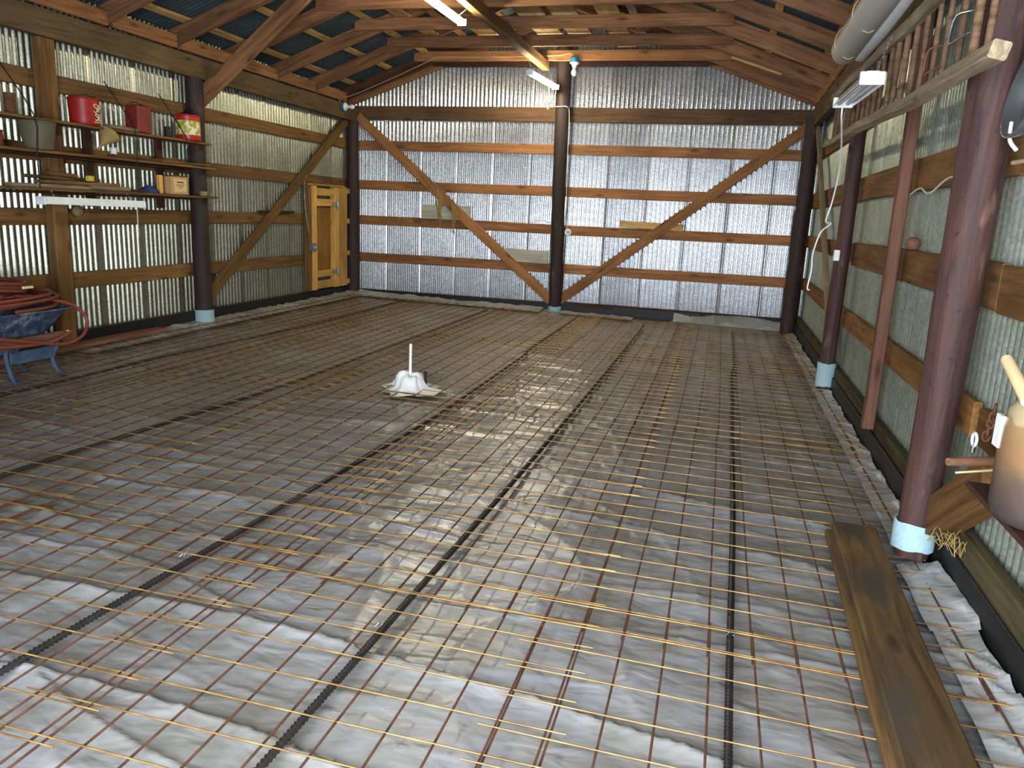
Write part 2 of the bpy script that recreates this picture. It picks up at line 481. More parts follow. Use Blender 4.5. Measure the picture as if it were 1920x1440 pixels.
for (k, a, b) in ((2, 0, -4.3), (2, -8.35, -12.7), (3, 0, -4.3), (3, -4.3, -8.35), (3, -8.35, -12.7), (4, 0, -4.3), (4, -4.3, -8.35), (4, -8.35, -12.7),
                  (5, 0, -4.3), (5, -4.25, -8.3), (5, -8.38, -9.35)):
    z = ZR[k]
    h = .21 if (k == 4 and b < -8) or (k == 3 and b < -4) else .165
    board('girt', (W+.02, a, z+random.uniform(-.008, .008)), (W+.02, b, z+random.uniform(-.008, .008)), Z, h, .038, M['girt_right'], wall_right)
# splash boards with a mossy top on the right wall and the back right corner
board('sill', (W+.0, -.02, .215), (W+.0, -8.3, .215), Z, .09, .05, M['sill'], wall_right)
board('sill', (W+.0, -8.32, .20), (W+.0, -12.7, .215), Z, .16, .06, M['sill'], wall_right)
# black liner along the foot of the walls
bl = MB().box((W/2, -.02, .05), (W, .05, .28), .004).build('baseboard_back', M['black'], at=(W/2, -.02, -.09)); tag(bl, kind='structure')
bl = MB().box((.03, YF/2, .08), (.05, -YF-.1, .33), .004).build('baseboard_left', M['black'], at=(.03, YF/2, -.08)); tag(bl, kind='structure')
bl = MB().box((W-.02, YF/2, .04), (.045, -YF-.1, .26), .004).build('baseboard_right', M['black'], at=(W-.02, YF/2, -.09)); tag(bl, kind='structure')

# ------------------------------------------------------------------ roof structure (ceiling)
ceiling = empty('ceiling', kind='structure')
RY = [-.06, -.42, -1.4, -2.4, -3.4, -4.4, -5.4, -6.4, -7.4, -8.4, -9.4, -10.4, -11.4, -12.4]
sk = Vector((1, 0, SL)).normalized(); nl = Vector((-SL, 0, 1)).normalized(); nr = Vector((SL, 0, 1)).normalized()
for i, y in enumerate(RY):
    h = .19
    for s in (0, 1):
        z0 = 3.16+h/2
        if s == 0: a, b = Vector((-.15, y, z0-.15*SL)), Vector((W/2-.01, y, z0+SL*(W/2-.01)))
        else: a, b = Vector((W+.15, y, z0-.15*SL)), Vector((W/2+.01, y, z0+SL*(W/2-.01)))
        dn = Vector((0, 0, -.02)) if s == 0 else Vector((0, 0, .02 if i else .03))
        board('rafter', a+dn*.3, b+dn*.3, nl if s == 0 else nr, h*.95, .042, M['rafter'] if i != 1 or s else M['darkboard'], ceiling, warp=.005)
    if i == 0: board('collar_tie', (1.45, y-.0, 3.80), (5.85, y-.0, 3.80), Z, .10, .05, M['darkboard'], ceiling)
    else: board('collar_tie', (1.30, y-.045, 3.835), (6.0, y-.045, 3.825), Z, .145, .04, M['rafter'] if i > 1 else M['girt'], ceiling)
# purlins on the rafters and corrugated roof sheets above
for s in (0, 1):
    for d in (.25, .86, 1.47, 2.08, 2.69, 3.3):
        x = d if s == 0 else W-d
        z = roofz(x)+.018
        for a, b in ((.02, -4.9), (-4.92, -9.8), (-9.82, -12.85)):
            board('purlin', (x, a, z), (x, b, z), sk if s == 0 else Vector((1, 0, -SL)), .085, .035, M['ply'] if d < 2 else M['girt'], ceiling)
    y = YF-.2; k = 0
    while y < .1:
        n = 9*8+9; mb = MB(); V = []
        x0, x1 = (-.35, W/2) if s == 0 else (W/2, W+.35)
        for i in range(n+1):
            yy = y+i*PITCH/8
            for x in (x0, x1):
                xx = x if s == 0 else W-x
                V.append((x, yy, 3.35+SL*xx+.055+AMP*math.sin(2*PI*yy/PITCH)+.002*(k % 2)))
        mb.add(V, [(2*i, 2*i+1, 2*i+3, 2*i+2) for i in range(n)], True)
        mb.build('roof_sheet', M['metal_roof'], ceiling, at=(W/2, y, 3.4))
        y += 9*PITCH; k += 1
# eave plates
board('top_plate', (.10, -.02, 3.035), (.10, -12.8, 3.035), Z, .235, .085, M['beam'], ceiling)
board('top_plate', (W-.09, .0, 3.055), (W-.09, -12.8, 3.055), Z, .26, .085, M['beam'], ceiling)
# blocking between the rafter feet on the left plate
for i in range(1, len(RY)-1):
    board('blocking', (.14, RY[i]-.03, 3.24), (.14, RY[i+1]+.03, 3.24), Z, .14, .035, M['girt'], ceiling)
    board('blocking', (W-.14, RY[i]-.03, 3.25), (W-.14, RY[i+1]+.03, 3.25), Z, .14, .035, M['girt'], ceiling)
# centre stringer under the ties
board('center_beam', (3.35, -.42, 3.70), (3.30, -12.7, 3.70), Z, .12, .11, M['girt_left'], ceiling)

# planks lying across the ties up in the loft
def plank_top(x, wd, a, b, lab, mat=M['ply'], tilt=0):
    o = board('loft_plank', (x, a, 3.935+tilt), (x+random.uniform(-.02, .02), b, 3.935+tilt), (1, 0, 0), wd, .028, mat)
    tag(o, lab, 'plank', 'planks stored on the collar ties')
plank_top(3.62, .34, -.65, -4.6, 'wide pale plank lying on the collar ties, just right of the centre beam')
plank_top(4.02, .32, -.7, -4.4, 'pale loft plank on the collar ties above the lit blue bulb socket')
plank_top(4.55, .27, -.55, -4.5, 'pale loft plank nearest the right rafters, on the collar ties')
plank_top(2.75, .28, -.7, -4.5, 'pale loft plank left of the centre beam on the collar ties')
plank_top(1.95, .20, -.9, -4.0, 'narrow pale loft plank nearest the left rafters on the collar ties')
plank_top(4.85, .10, -.6, -4.5, 'narrow grey strip lying beside the right-hand loft plank', M['grey'])

# ------------------------------------------------------------------ posts
def post(name, p0, p1, r0, r1, mat, lab, seed, wrap=None):
    o = pole(name, p0, p1, r0, r1, mat, None, seed); tag(o, lab, 'post')
    if wrap:
        z0, z1, rr = wrap; mb = MB(); prof = []
        n = 28; V = []; rows = 5
        for j in range(rows):
            t = j/(rows-1)
            for k in range(n):
                th = 2*PI*k/n; r = rr*(1+.03*noise.noise(Vector((math.cos(th)*2, math.sin(th)*2, t*2+seed))))
                dz = .015*noise.noise(Vector((math.cos(th)*1.5, math.sin(th)*1.5, seed+t))) if j in (0, rows-1) else 0
                V.append((p0[0]+r*math.cos(th), p0[1]+r*math.sin(th), z0+(z1-z0)*t+dz))
        mb.add(V, [(j*n+k, j*n+(k+1) % n, (j+1)*n+(k+1) % n, (j+1)*n+k) for j in range(rows-1) for k in range(n)], True)
        s = mb.build('foam_wrap', M['foam'], o, at=(p0[0], p0[1], z0)); s['label'] = 'pale blue foam collar'
    return o
post('pole_post', (XC+.03, -.115, .02), (XC-.05, -.115, 4.45), .10, .112, M['pole'], 'dark round pole post standing at the middle of the back wall', 3, (.0, .15, .108))
post('pole_post', (.115, -.14, .05), (.10, -.14, 2.915), .105, .095, M['pole'], 'dark pole post in the back left corner beside the yellow door', 7)
post('pole_post', (W-.13, -.16, .0), (W-.12, -.16, 3.05), .11, .10, M['pole'], 'dark pole post in the back right corner', 11)
post('pole_post', (.10, -4.1, .05), (.09, -4.1, 2.915), .10, .095, M['pole'], 'dark round pole post on the left wall at the end of the shelves', 15, (.06, .26, .118))
post('pole_post', (7.205, -4.32, .02), (7.215, -4.28, 3.0), .072, .066, M['pole_red'], 'slim dark round pole post on the right wall carrying the white outlet', 19, (.07, .30, .086))
post('pole_post', (7.145, -8.30, .05), (7.15, -8.42, 3.3), .077, .112, M['pole_red'], 'thick red-brown pole post nearest the camera on the right wall', 23, (.09, .225, .094))
post('pole_post', (.10, -8.3, .05), (.10, -8.3, 2.915), .10, .10, M['pole'], 'dark pole post on the left wall beyond the wheelbarrow', 27)
def bpost(p0, p1, wdir, wd, th, mat, lab, cat='post', name='board_post'):
    o = board(name, p0, p1, wdir, wd, th, mat); tag(o, lab, cat); return o
bpost((.055, -6.12, .06), (.055, -6.12, 2.915), (0, 1, 0), .17, .09, M['girt_left'], 'sawn timber post behind the shelves on the left wall')
bpost((7.235, -6.42, .20), (7.225, -6.44, 3.0), (0, 1, 0), .085, .075, M['red_post'], 'slim red-brown square post between the two round poles of the right wall')
# diagonal braces
def brace(p0, p1, wdir, wd, th, mat, lab):
    o = board('diagonal_brace', p0, p1, wdir, wd, th, mat, None); tag(o, lab, 'brace')
brace((.14, -.035, 3.0), (3.54, -.035, .225), (1, 0, 1), .15, .045, M['brace'], 'diagonal plank brace on the left half of the back wall, hung with straw')
brace((W-.12, -.035, 2.97), (XC+.07, -.035, .225), (-1, 0, 1), .15, .045, M['brace'], 'diagonal plank brace on the right half of the back wall')
brace((.035, -.22, 2.93), (.035, -4.0, .34), (0, -1, 1), .15, .045, M['girt_left'], 'diagonal plank brace on the left wall between pole and corner')
brace((7.24, -.28, 2.9), (7.24, -4.2, .35), (0, -1, 1), .10, .045, M['grey'], 'weathered diagonal brace on the right wall beside the corner post')
brace((.02, -3.97, 2.66), (1.55, -3.93, 3.90), (-1, 0, 1), .19, .05, M['rafter'], 'thick knee brace rising from the left wall pole to the rafters')
brace((.02, -8.17, 2.62), (1.55, -8.13, 3.90), (-1, 0, 1), .19, .05, M['rafter'], 'knee brace rising from the left wall beyond the shelves')

# ------------------------------------------------------------------ poly sheeting over the ground
def vnoise(x, y, seed):
    xi = np.floor(x).astype(int); yi = np.floor(y).astype(int); fx = x-xi; fy = y-yi
    fx = fx*fx*fx*(fx*(fx*6-15)+10); fy = fy*fy*fy*(fy*(fy*6-15)+10)
    def h(a, b):
        n = (a*374761393+b*668265263+seed*974711) & 0x7fffffff
        n = ((n ^ (n >> 13))*1274126177) & 0x7fffffff
        return ((n ^ (n >> 16)) & 0xffff)/65535.0
    return (h(xi, yi)*(1-fx)+h(xi+1, yi)*fx)*(1-fy)+(h(xi, yi+1)*(1-fx)+h(xi+1, yi+1)*fx)*fy
def crease(w1, row_seed, X, dens, front, back):
    ph = w1-np.floor(w1); d = (ph-.5)/dens
    st = np.clip(vnoise(X*.5+3, np.floor(w1)*3.3, row_seed)*2.4-.35, 0, 1)
    return st*np.where(d < 0, np.exp(d/front), np.exp(-d/back))
def sheet_relief(X, Y):
    z = .014*(vnoise(X*.9, Y*1.6, 3)-.5)+.014*(vnoise(X*2.3, Y*4.1, 5)-.5)+.010*(vnoise(X*5.5+Y*1.5, Y*8.0-X*1.2, 8)-.5)
    # long creases running across the barn where the sheet stands up
    z = z+.027*crease(Y*1.9+X*.16+.8*vnoise(X*.4, Y*.2, 21)+.10*vnoise(X*2.1, Y*.5, 22), 31, X, 1.9, .042, .008)
    z = z+.014*crease(Y*2.7+X*.02+1.0*vnoise(X*.6, Y*.3, 23)+.16*vnoise(X*2.7, Y*.7, 24), 33, X, 2.7, .026, .008)
    z = z+.009*crease(X*1.5+Y*.9+1.6*vnoise(X*.7, Y*.8, 25), 35, Y, 1.7, .016, .03)
    r = 1-np.abs(2*vnoise(X*3.2+Y*1.1, Y*4.6-X*.6, 41)-1); z = z+.007*r**6
    return z-.018
xs = np.concatenate([np.linspace(.055, 2.5, 90, endpoint=False), np.linspace(2.5, 7.0, 300, endpoint=False), np.linspace(7.0, 7.245, 26)])
ys = []
y = -12.3
while y < -.095:
    ys.append(y); y += .011+.0030*max(0, (y+10.3))
ys += list(np.linspace(-.094, -.058, 5))
ys = np.array(ys)
X, Y = np.meshgrid(xs, ys)
FL = .11*(1-X/7.3)*(.25+.75*np.clip((Y+11)/11, 0, 1))
Zs = FL+sheet_relief(X, Y)
def sstep(a, b, v):
    t = np.clip((v-a)/(b-a), 0, 1); return t*t*(3-2*t)
# turned up against the walls
upL = sstep(.42, .06, X)*(.02+.05*vnoise(Y*1.2, Y*0, 51))
Zs = Zs+upL
edge = 7.16+.035*vnoise(Y*2.1, Y*0+1, 61)
Zs = Zs+sstep(0, .10, X-edge+.03)*(.012+.045*vnoise(Y*3.3, X*5, 62))
bk = np.where(X < 3.2, .06, np.where(X < 4.6, .06-.05*(X-3.2)/1.4, np.where(X < 5.35, 0.0, .0)))
Zs = Zs+sstep(-.55, -.07, Y)*bk*(.7+.5*vnoise(X*1.6, X*0, 71))
bk2 = np.where((X > 5.3) & (X < 7.12), .165*sstep(5.3, 5.9, X), 0)
Zs = Zs+sstep(-.19, -.062, Y)*bk2*(.85+.3*vnoise(X*2.4, X*0, 73))
nxv, nyv = len(xs), len(ys)
co = np.stack([X, Y, Zs], -1).reshape(-1, 3)
me = bpy.data.meshes.new('plastic_sheet')
me.vertices.add(len(co)); me.vertices.foreach_set('co', co.ravel().astype(np.float32))
idx = np.arange(nxv*nyv).reshape(nyv, nxv)
q = np.stack([idx[:-1, :-1], idx[:-1, 1:], idx[1:, 1:], idx[1:, :-1]], -1).reshape(-1, 4)
# ragged right-hand edge: drop the cells beyond the cut line
cxq = (X[:-1, :-1]+X[1:, 1:])/2; cyq = (Y[:-1, :-1]+Y[1:, 1:])/2
cut = 7.215+.022*(vnoise(cyq*2.5, cyq*0, 81)-.5)*2+.008*(vnoise(cyq*14, cyq*0, 82)-.5)
q = q[(cxq < cut).ravel()]
me.loops.add(len(q)*4); me.loops.foreach_set('vertex_index', q.ravel().astype(np.int32))
me.polygons.add(len(q)); me.polygons.foreach_set('loop_start', np.arange(0, len(q)*4, 4, dtype=np.int32))
me.polygons.foreach_set('loop_total', np.full(len(q), 4, dtype=np.int32))
me.polygons.foreach_set('use_smooth', np.ones(len(q), dtype=bool))
me.update(calc_edges=True); me.validate()
ps = mobj('plastic_sheet', me, M['poly'])
tag(ps, 'wrinkled translucent grey plastic sheeting covering the whole ground under the steel mesh', 'plastic sheet')
# turned-over edge of the sheeting along the right wall: crumpled flaps lying on the black liner
def flap(y0, y1, lab, xa, xb, h, seed, back=False):
    n, mrow = max(10, int((y1-y0)/.022)), 14; mb = MB(); V = []
    for i in range(n+1):
        t = i/n; yy = y0+(y1-y0)*t
        wob = 1+.16*noise.noise(Vector((yy*3, seed, 0)))+.02*noise.noise(Vector((yy*12, seed, 0)))
        for j in range(mrow+1):
            s = j/mrow
            x = xa+(xb-xa)*s*wob
            X_, Y_ = (yy, x) if back else (x, yy)
            z = fl(X_, Y_)+.022+h*(s**1.4)*(.8+.6*noise.noise(Vector((yy*2.3, seed, 3))))
            z += .024*max(0, .16-abs(noise.noise(Vector((yy*3.2+s*.9, s*.8, seed+7)))))*4*min(1, s*4)
            z += .007*max(0, .12-abs(noise.noise(Vector((yy*7-s*1.5, s*2.2, seed+17)))))*5*min(1, s*4)
            x2 = x+.010*noise.noise(Vector((yy*4, s*2, seed+2)))
            p = (yy, x2, z) if back else (x2, yy+.02*noise.noise(Vector((s*4, yy*2, seed+5))), z)
            V.append(p)
    mb.add(V, [(i*(mrow+1)+j, i*(mrow+1)+j+1, (i+1)*(mrow+1)+j+1, (i+1)*(mrow+1)+j) for i in range(n) for j in range(mrow)], True)
    at_ = ((y0+y1)/2, (xa+xb)/2, .02) if back else ((xa+xb)/2, (y0+y1)/2, .02)
    o = mb.build('sheet_flap', M['poly_clean'], ps, at=at_); o['label'] = lab
for (a, b, lab, xa, xb, h, sd) in ((-4.2, -.45, 'crumpled bright edge of the sheeting near the back corner', 7.10, 7.235, .03, 1),
                                  (-8.22, -4.2, 'smooth pale fold of the sheeting between the two round poles', 7.10, 7.240, .035, 5),
                                  (-9.02, -8.40, 'folded pale corner of the sheeting beside the nearest pole', 7.07, 7.25, .05, 9),
                                  (-9.50, -8.98, 'creased pale fold of the sheeting beside the floor planks', 7.08, 7.24, .04, 12),
                                  (-12.0, -9.46, 'pale fold of the sheeting nearest the camera', 7.06, 7.24, .04, 15),
                                  (-6.2, -.25, 'pale doubled edge of the sheeting along the left wall', .40, .075, .03, 21)):
    flap(a, b, lab, xa, xb, h, sd)
flap(.25, 3.45, 'pale doubled edge of the sheeting along the left half of the back wall', -.46, -.10, .035, 25, True)
flap(3.75, 4.9, 'tapering pale edge of the sheeting right of the centre pole', -.40, -.16, .012, 27, True)
flap(5.5, 7.10, 'turned-up pale strip of sheeting in the back right corner', -.17, -.075, .135, 29, True)

# ------------------------------------------------------------------ ribbed black tubes under the mesh
TX = {'right': [(6.285, -12.2), (6.29, -10.1), (6.322, -8.05), (6.33, -6.4), (6.342, -5.18), (6.346, -4.0), (6.371, -3.39), (6.377, -1.0), (6.37, -.75)],
      'middle': [(5.0, -12.2), (5.03, -10.54), (5.05, -9.65), (5.09, -7.58), (5.12, -4.5), (5.13, -1.41), (5.12, -.85)],
      'left-middle': [(3.95, -12.2), (4.0, -10.4), (4.04, -9.53), (4.155, -7.2), (4.165, -6.4), (4.15, -4.19), (4.124, -3.76), (4.107, -1.06), (4.1, -.8)],
      'left': [(2.40, -11.0), (2.47, -9.03), (2.54, -8.07), (2.65, -6.75), (2.68, -5.9), (2.695, -3.87), (2.714, -1.16), (2.72, -.8)],
      'far left': [(.95, -11.0), (1.02, -7.73), (1.045, -7.0), (1.08, -5.8), (1.20, -4.4), (1.255, -3.35), (1.246, -.75)]}
TLAB = {'right': 'ribbed black tube under the mesh, the one nearest the right wall', 'middle': 'ribbed black tube under the mesh reaching the bottom edge near the middle',
        'left-middle': 'ribbed black tube under the mesh passing just right of the white standpipe',
        'left': 'ribbed black tube under the mesh passing left of the white standpipe', 'far left': 'ribbed black tube under the mesh passing by the wheelbarrow'}
for key, pts in TX.items():
    path = smooth_path([(x, y, fl(x, y)+.026) for x, y in pts], 24)
    # resample by arc length
    acc = [0]
    for a, b in zip(path, path[1:]): acc.append(acc[-1]+(b-a).length)
    tot = acc[-1]; P = []; Rr = []; s = 0; i = 0; alt = 0
    while s < tot-.002:
        while acc[i+1] < s: i += 1
        p = path[i].lerp(path[i+1], (s-acc[i])/(acc[i+1]-acc[i])); P.append(p)
        Rr.append(.0150 if alt else .0090); alt ^= 1
        s += .0095 if p.y < -7.0 else .022
    mb = MB(); mb.tube(P, Rr, 8); o = mb.build('ribbed_tube', M['tube_black'], at=P[0])
    tag(o, TLAB[key], 'tube', 'ribbed black tubes under the steel mesh')

# ------------------------------------------------------------------ welded wire mesh sheets
PX, PY = .155, .1632
NCOL, NROW = 11, 20
LX, LY = PX*(NCOL-1), PY*(NROW-1)
def wire_mesh(name, length, seed, mat, axis, r=.0031):
    n = 22; pts = []
    for i in range(n+1):
        s = length*(i/n)
        dz = .005*noise.noise(Vector((s*1.1, seed, 0))); dd = .004*noise.noise(Vector((s*.8, seed, 4)))
        pts.append((s, dd, dz) if axis == 'x' else (dd, s, dz))
    mb = MB(); mb.tube(pts, r, 5, smooth=True); me = mb.mesh(name); me.materials.append(mat); return me
CW = [wire_mesh('cross_wire', LX+.10, i*3.1, M['rust'], 'x') for i in range(6)]
LW = [wire_mesh('long_wire', LY+.10, 40+i*3.7, M['rust_dark'], 'y', .0042) for i in range(6)]
ranks = [('rank by the back wall', -3.62), ('second rank from back wall', -6.55), ('rank level with the nearest pole', -9.50), ('rank at the photo bottom', -12.44)]
files = [('against the right wall', 5.60), ('second from right wall', 4.235), ('in the middle file', 2.865), ('second from left wall', 1.495), ('against the left wall', .30)]
for ri, (rl, y0) in enumerate(ranks):
    for ci, (clb, x0) in enumerate(files):
        jx, jy = random.uniform(-.012, .012), random.uniform(-.02, .02); rz = random.uniform(-.0025, .0025)
        if ri == 2 and ci < 2: jx = jy = rz = 0
        if ci == 1 and ri < 3: x0 = 4.215
        base = (x0+jx, y0+jy, fl(x0+LX/2, y0+LY/2)+.040+(.004 if (ri+ci) % 2 else 0))
        root = empty('wire_mesh_panel', base, rz, label='rusty wire mesh panel %s, %s' % (clb, rl), cat='wire mesh', group='rusty wire mesh panels over the floor')
        ncol = NCOL if ci < 4 else 9
        for k in range(ncol):
            if ci == 4 and k == 0 and ri == 3: pass
            o = bpy.data.objects.new('long_wire', LW[(k*5+ri+ci*2) % 6]); col.objects.link(o); o.parent = root
            x = k*PX
            o.location = (x+(.011 if (ri, ci) == (2, 0) and k == 0 else 0), -.05, 0)
            zz = [fl(base[0]+x, base[1]+t*LY)-fl(x0+LX/2, y0+LY/2) for t in (0, 1)]
            o.location.z = zz[0]; o.rotation_euler = (math.atan2(zz[1]-zz[0], LY), 0, random.uniform(-.001, .001))
        for j in range(NROW):
            o = bpy.data.objects.new('cross_wire', CW[(j*7+ri*2+ci) % 6]); col.objects.link(o); o.parent = root
            yy = j*PY
            if ci < 4: zz = [fl(base[0]+t*LX, base[1]+yy)-fl(x0+LX/2, y0+LY/2) for t in (0, 1)]
            else: zz = [fl(base[0]+t*LX, base[1]+yy)-fl(x0+LX/2, y0+LY/2) for t in (0, 1)]
            o.location = (-.05, yy, zz[0]+.0068); o.rotation_euler = (0, -math.atan2(zz[1]-zz[0], LX), random.uniform(-.0015, .0015))
# little twists of tie wire catching the light
k = 0
for (x, y, tl) in ((5.05, -9.78, 'on the middle tube, the nearest to the camera'), (4.03, -9.55, 'on the left-middle tube, near the bottom left'), (5.06, -8.9, 'halfway along the near part of the middle tube'), (6.30, -9.4, 'on the right-hand tube, level with the planks'), (5.08, -8.1, 'farthest along the middle tube'), (4.10, -8.3, 'farther along the left-middle tube'), (4.24, -6.9, 'just before the white standpipe')):
    pts = [(x-.02, y, fl(x, y)+.05), (x-.006, y+.012, fl(x, y)+.066), (x+.008, y-.008, fl(x, y)+.064), (x+.016, y+.016, fl(x, y)+.088)]
    o = cable('tie_wire', pts, .0014, M['galv']); k += 1
    tag(o, 'tiny shiny tie wire twist '+tl, 'tie wire', 'tie wire twists on the mesh')

# ------------------------------------------------------------------ standpipe wrapped in plastic
sp = empty('standpipe', (3.66, -6.16, fl(3.66, -6.16)+.0), label='thin white pipe standing in a bunch of pale plastic in the middle of the floor', cat='pipe')
bx, by, bz = sp.location
MB().tube([(bx, by, bz), (bx+.002, by, bz+.42)], .0125, 14).build('pipe', M['pipe_white'], sp, at=(bx, by, bz))
mb = MB(); V = []; n = 44; prof = [(.24, .02), (.19, .035), (.135, .06), (.112, .10), (.10, .135), (.085, .158), (.055, .166), (.016, .15)]
for j, (r, z) in enumerate(prof):
    for k in range(n):
        th = 2*PI*k/n; f = 1+.32*noise.noise(Vector((math.cos(th)*2.6, math.sin(th)*2.6, j*.22)))+.10*math.sin(th*7+j*.3)
        V.append((bx+r*f*math.cos(th)*1.15, by+r*f*math.sin(th), bz+z*(1+.35*noise.noise(Vector((math.cos(th)*2, math.sin(th)*2, 4+j*.2))))))
mb.add(V, [(j*n+k, j*n+(k+1) % n, (j+1)*n+(k+1) % n, (j+1)*n+k) for j in range(len(prof)-1) for k in range(n)], True)
o = mb.build('plastic_wrap', M['socket'], sp, at=(bx, by, bz)); o['label'] = 'bunched white plastic around the pipe foot'
MB().tube([(bx+.135, by+.02, bz+.02), (bx+.13, by+.02, bz+.19)], .013, 8).build('stake', M['black_hardware'], sp, at=(bx+.135, by+.02, bz))

# ------------------------------------------------------------------ planks on the floor at the right
o = board('floor_plank', (6.90, -8.17, .098), (6.82, -11.9, .098), (1, 0, 0), .205, .04, M['plank'], warp=.004); tag(o, 'weathered brown plank lying on top at the right side of the mesh', 'plank')
o = board('floor_plank', (6.875, -8.19, .060), (6.785, -11.9, .060), (1, 0, 0), .215, .034, M['plank'], warp=.003); tag(o, 'lower plank peeking out under the brown plank at the right', 'plank')
o = board('floor_plank', (.16, -4.9, .13), (.22, -7.6, .13), (1, 0, 0), .16, .04, M['red_post']); tag(o, 'reddish plank lying along the left wall behind the wheelbarrow', 'plank')

# ------------------------------------------------------------------ small yellow door / window frame in the back left corner
dr = empty('hatch_door', (.06, -.9, .26), label='small new yellow wooden hatch door with metal hinges on the left wall by the corner', cat='door')
def dbox(name, y0, y1, z0, z1, x0, x1, mat, parent=dr):
    p0 = (((x0+x1)/2), (y0+y1)/2, z0); p1 = ((x0+x1)/2, (y0+y1)/2, z1)
    if (z1-z0) > abs(y1-y0): return board(name, p0, p1, (0, 1, 0), abs(y1-y0), x1-x0, mat, parent)
    return board(name, ((x0+x1)/2, y0, (z0+z1)/2), ((x0+x1)/2, y1, (z0+z1)/2), Z, z1-z0, x1-x0, mat, parent)
dbox('jamb', -1.56, -1.49, .26, 1.84, 0, .10, M['girt_left'])
dbox('stile', -1.49, -1.36, .27, 1.84, .03, .12, M['new'])
dbox('stile', -.80, -.66, .27, 1.84, .03, .12, M['new'])
dbox('rail', -1.36, -.80, 1.70, 1.81, .05, .11, M['new'])
dbox('rail', -1.36, -.80, 1.545, 1.655, .05, .11, M['new'])
dbox('rail', -1.36, -.80, .46, .56, .05, .11, M['new'])
dbox('rail', -1.36, -.80, .28, .40, .05, .11, M['new'])
dbox('door_panel', -1.36, -.80, .56, 1.545, .03, .05, M['osb'])
dbox('wide_board', -.655, -.34, .27, 1.86, .03, .105, M['new'])['label'] = 'wide pinkish new board'
dbox('top_trim', -1.50, -.50, 1.845, 1.875, .03, .14, M['new'])
for z in (.33, .80, 1.32, 1.80):
    dbox('spacer_block', -.34, -.25, z-.04, z+.04, .03, .10, M['new'])
for z in (1.58, .52):
    mb = MB(); mb.box((.127, -.80, z), (.012, .12, .055), .002); mb.box((.127, -.70, z), (.012, .05, .12), .002); mb.tube([(.137, -.73, z-.05), (.137, -.73, z+.05)], .011, 8)
    mb.build('hinge', M['galv'], dr, at=(.127, -.75, z))
mb = MB(); mb.box((.13, -1.51, .93), (.05, .13, .12), .005); mb.tube([(.165, -1.48, .93), (.165, -1.42, .93)], .012, 8)
mb.build('latch', M['galv'], dr, at=(.13, -1.5, .93))

# ------------------------------------------------------------------ boards and bits on the back wall
o = board('wall_board', (1.28, -.012, 1.53), (2.13, -.012, 1.53), Z, .225, .018, M['pale_board']); tag(o, 'pale flat board on the upper left of the back wall, behind the brace with straw', 'board')
o = board('wall_board', (2.72, -.012, .905), (3.45, -.012, .90), Z, .20, .018, M['pale_board']); tag(o, 'pale flat board beside the centre pole at the foot of the left brace', 'board')
o = board('wall_board', (4.56, -.013, 1.478), (5.52, -.013, 1.462), Z, .10, .018, M['ply']); tag(o, 'pale yellow batten on a girt of the back wall behind the right brace', 'board')
for (x, z, h, n, lab) in ((1.62, 1.70, .55, 16, 'left of two wisps of dry straw hanging on the back wall brace'), (1.86, 1.66, .46, 18, 'right of two wisps of dry straw hanging on the back wall brace')):
    mb = MB()
    for i in range(n):
        a = random.uniform(-.05, .05); l = random.uniform(.5, 1)*h
        zt = 3.0-(x+a-.14)*.816+.06
        pts = [(x+a, -.075, zt), (x+a+random.uniform(-.03, .03), -.085, zt-l*.4), (x+a*.5+random.uniform(-.03, .03), -.08, zt-l*.8), (x+a*.3+random.uniform(-.04, .04), -.075, zt-l)]
        mb.tube(smooth_path(pts, 3), .0035, 4)
    o = mb.build('straw_wisp', M['straw'], at=(x, -.08, z)); tag(o, lab, 'straw'); o['kind'] = 'stuff'

# ------------------------------------------------------------------ tube lamps
def tube_lamp(p0, p1, lab, lit=True, wd=.13):
    p0, p1 = Vector(p0), Vector(p1); mw, ln = frame(p0, p1, (1, 0, 0)); 
    root = empty('tube_lamp', (p0+p1)/2, 0, label=lab, cat='lamp')
    def put(mb, name, mat):
        me = mb.mesh(name); o = mobj(name, me, mat, None, mw); par(o, root); return o
    # local x along, y across, z up(ish)
    mb = MB(); h = ln/2
    V = []
    prof = [(-wd/2, -.03), (-wd*.32, .02), (-.03, .032), (.03, .032), (wd*.32, .02), (wd/2, -.03)] if not lit else [(-.018, -.012), (-.018, .03), (-.012, .034), (.012, .034), (.018, .03), (.018, -.012)]
    for x in (-h, h):
        for (a, b) in prof: V.append((x, a, b))
        for (a, b) in reversed(prof): V.append((x, a*.96, b-.004))
    n = 12
    mb.add(V, [(k, (k+1) % n, n+(k+1) % n, n+k) for k in range(n)]+[tuple(range(n-1, -1, -1)), tuple(range(n, 2*n))])
    put(mb, 'reflector', M['white'] if lit or wd < .12 else M['reflector'])
    for s in (-1, 1):
        put(MB().box((s*(h-.008), 0, -.005), (.016, .10 if lit else wd*1.0, .07), .004), 'end_cap', M['white'])
        put(MB().tube([(-h+.03, s*(.034 if lit else .028), -.016), (h-.03, s*(.034 if lit else .028), -.016)], .0125, 10), 'tube', M['tube'] if lit else M['socket'])
    return root
lamp1 = tube_lamp((3.19, -3.72, 3.545), (3.16, -4.92, 3.56), 'lit twin-tube lamp hanging at the top edge, nearest of the two lit lamps')
lamp2 = tube_lamp((3.51, -.35, 3.42), (3.39, -1.50, 3.43), 'lit twin-tube lamp hanging by chains in front of the centre pole')
lamp3 = tube_lamp((6.84, -6.05, 2.43), (6.83, -7.3, 2.385), 'unlit white tube lamp hanging by chains at the hay rack', lit=False)
lamp4 = tube_lamp((.33, -5.32, 1.49), (.33, -6.56, 1.50), 'unlit slim white lamp bar hanging under the lowest shelf', lit=False, wd=.10)
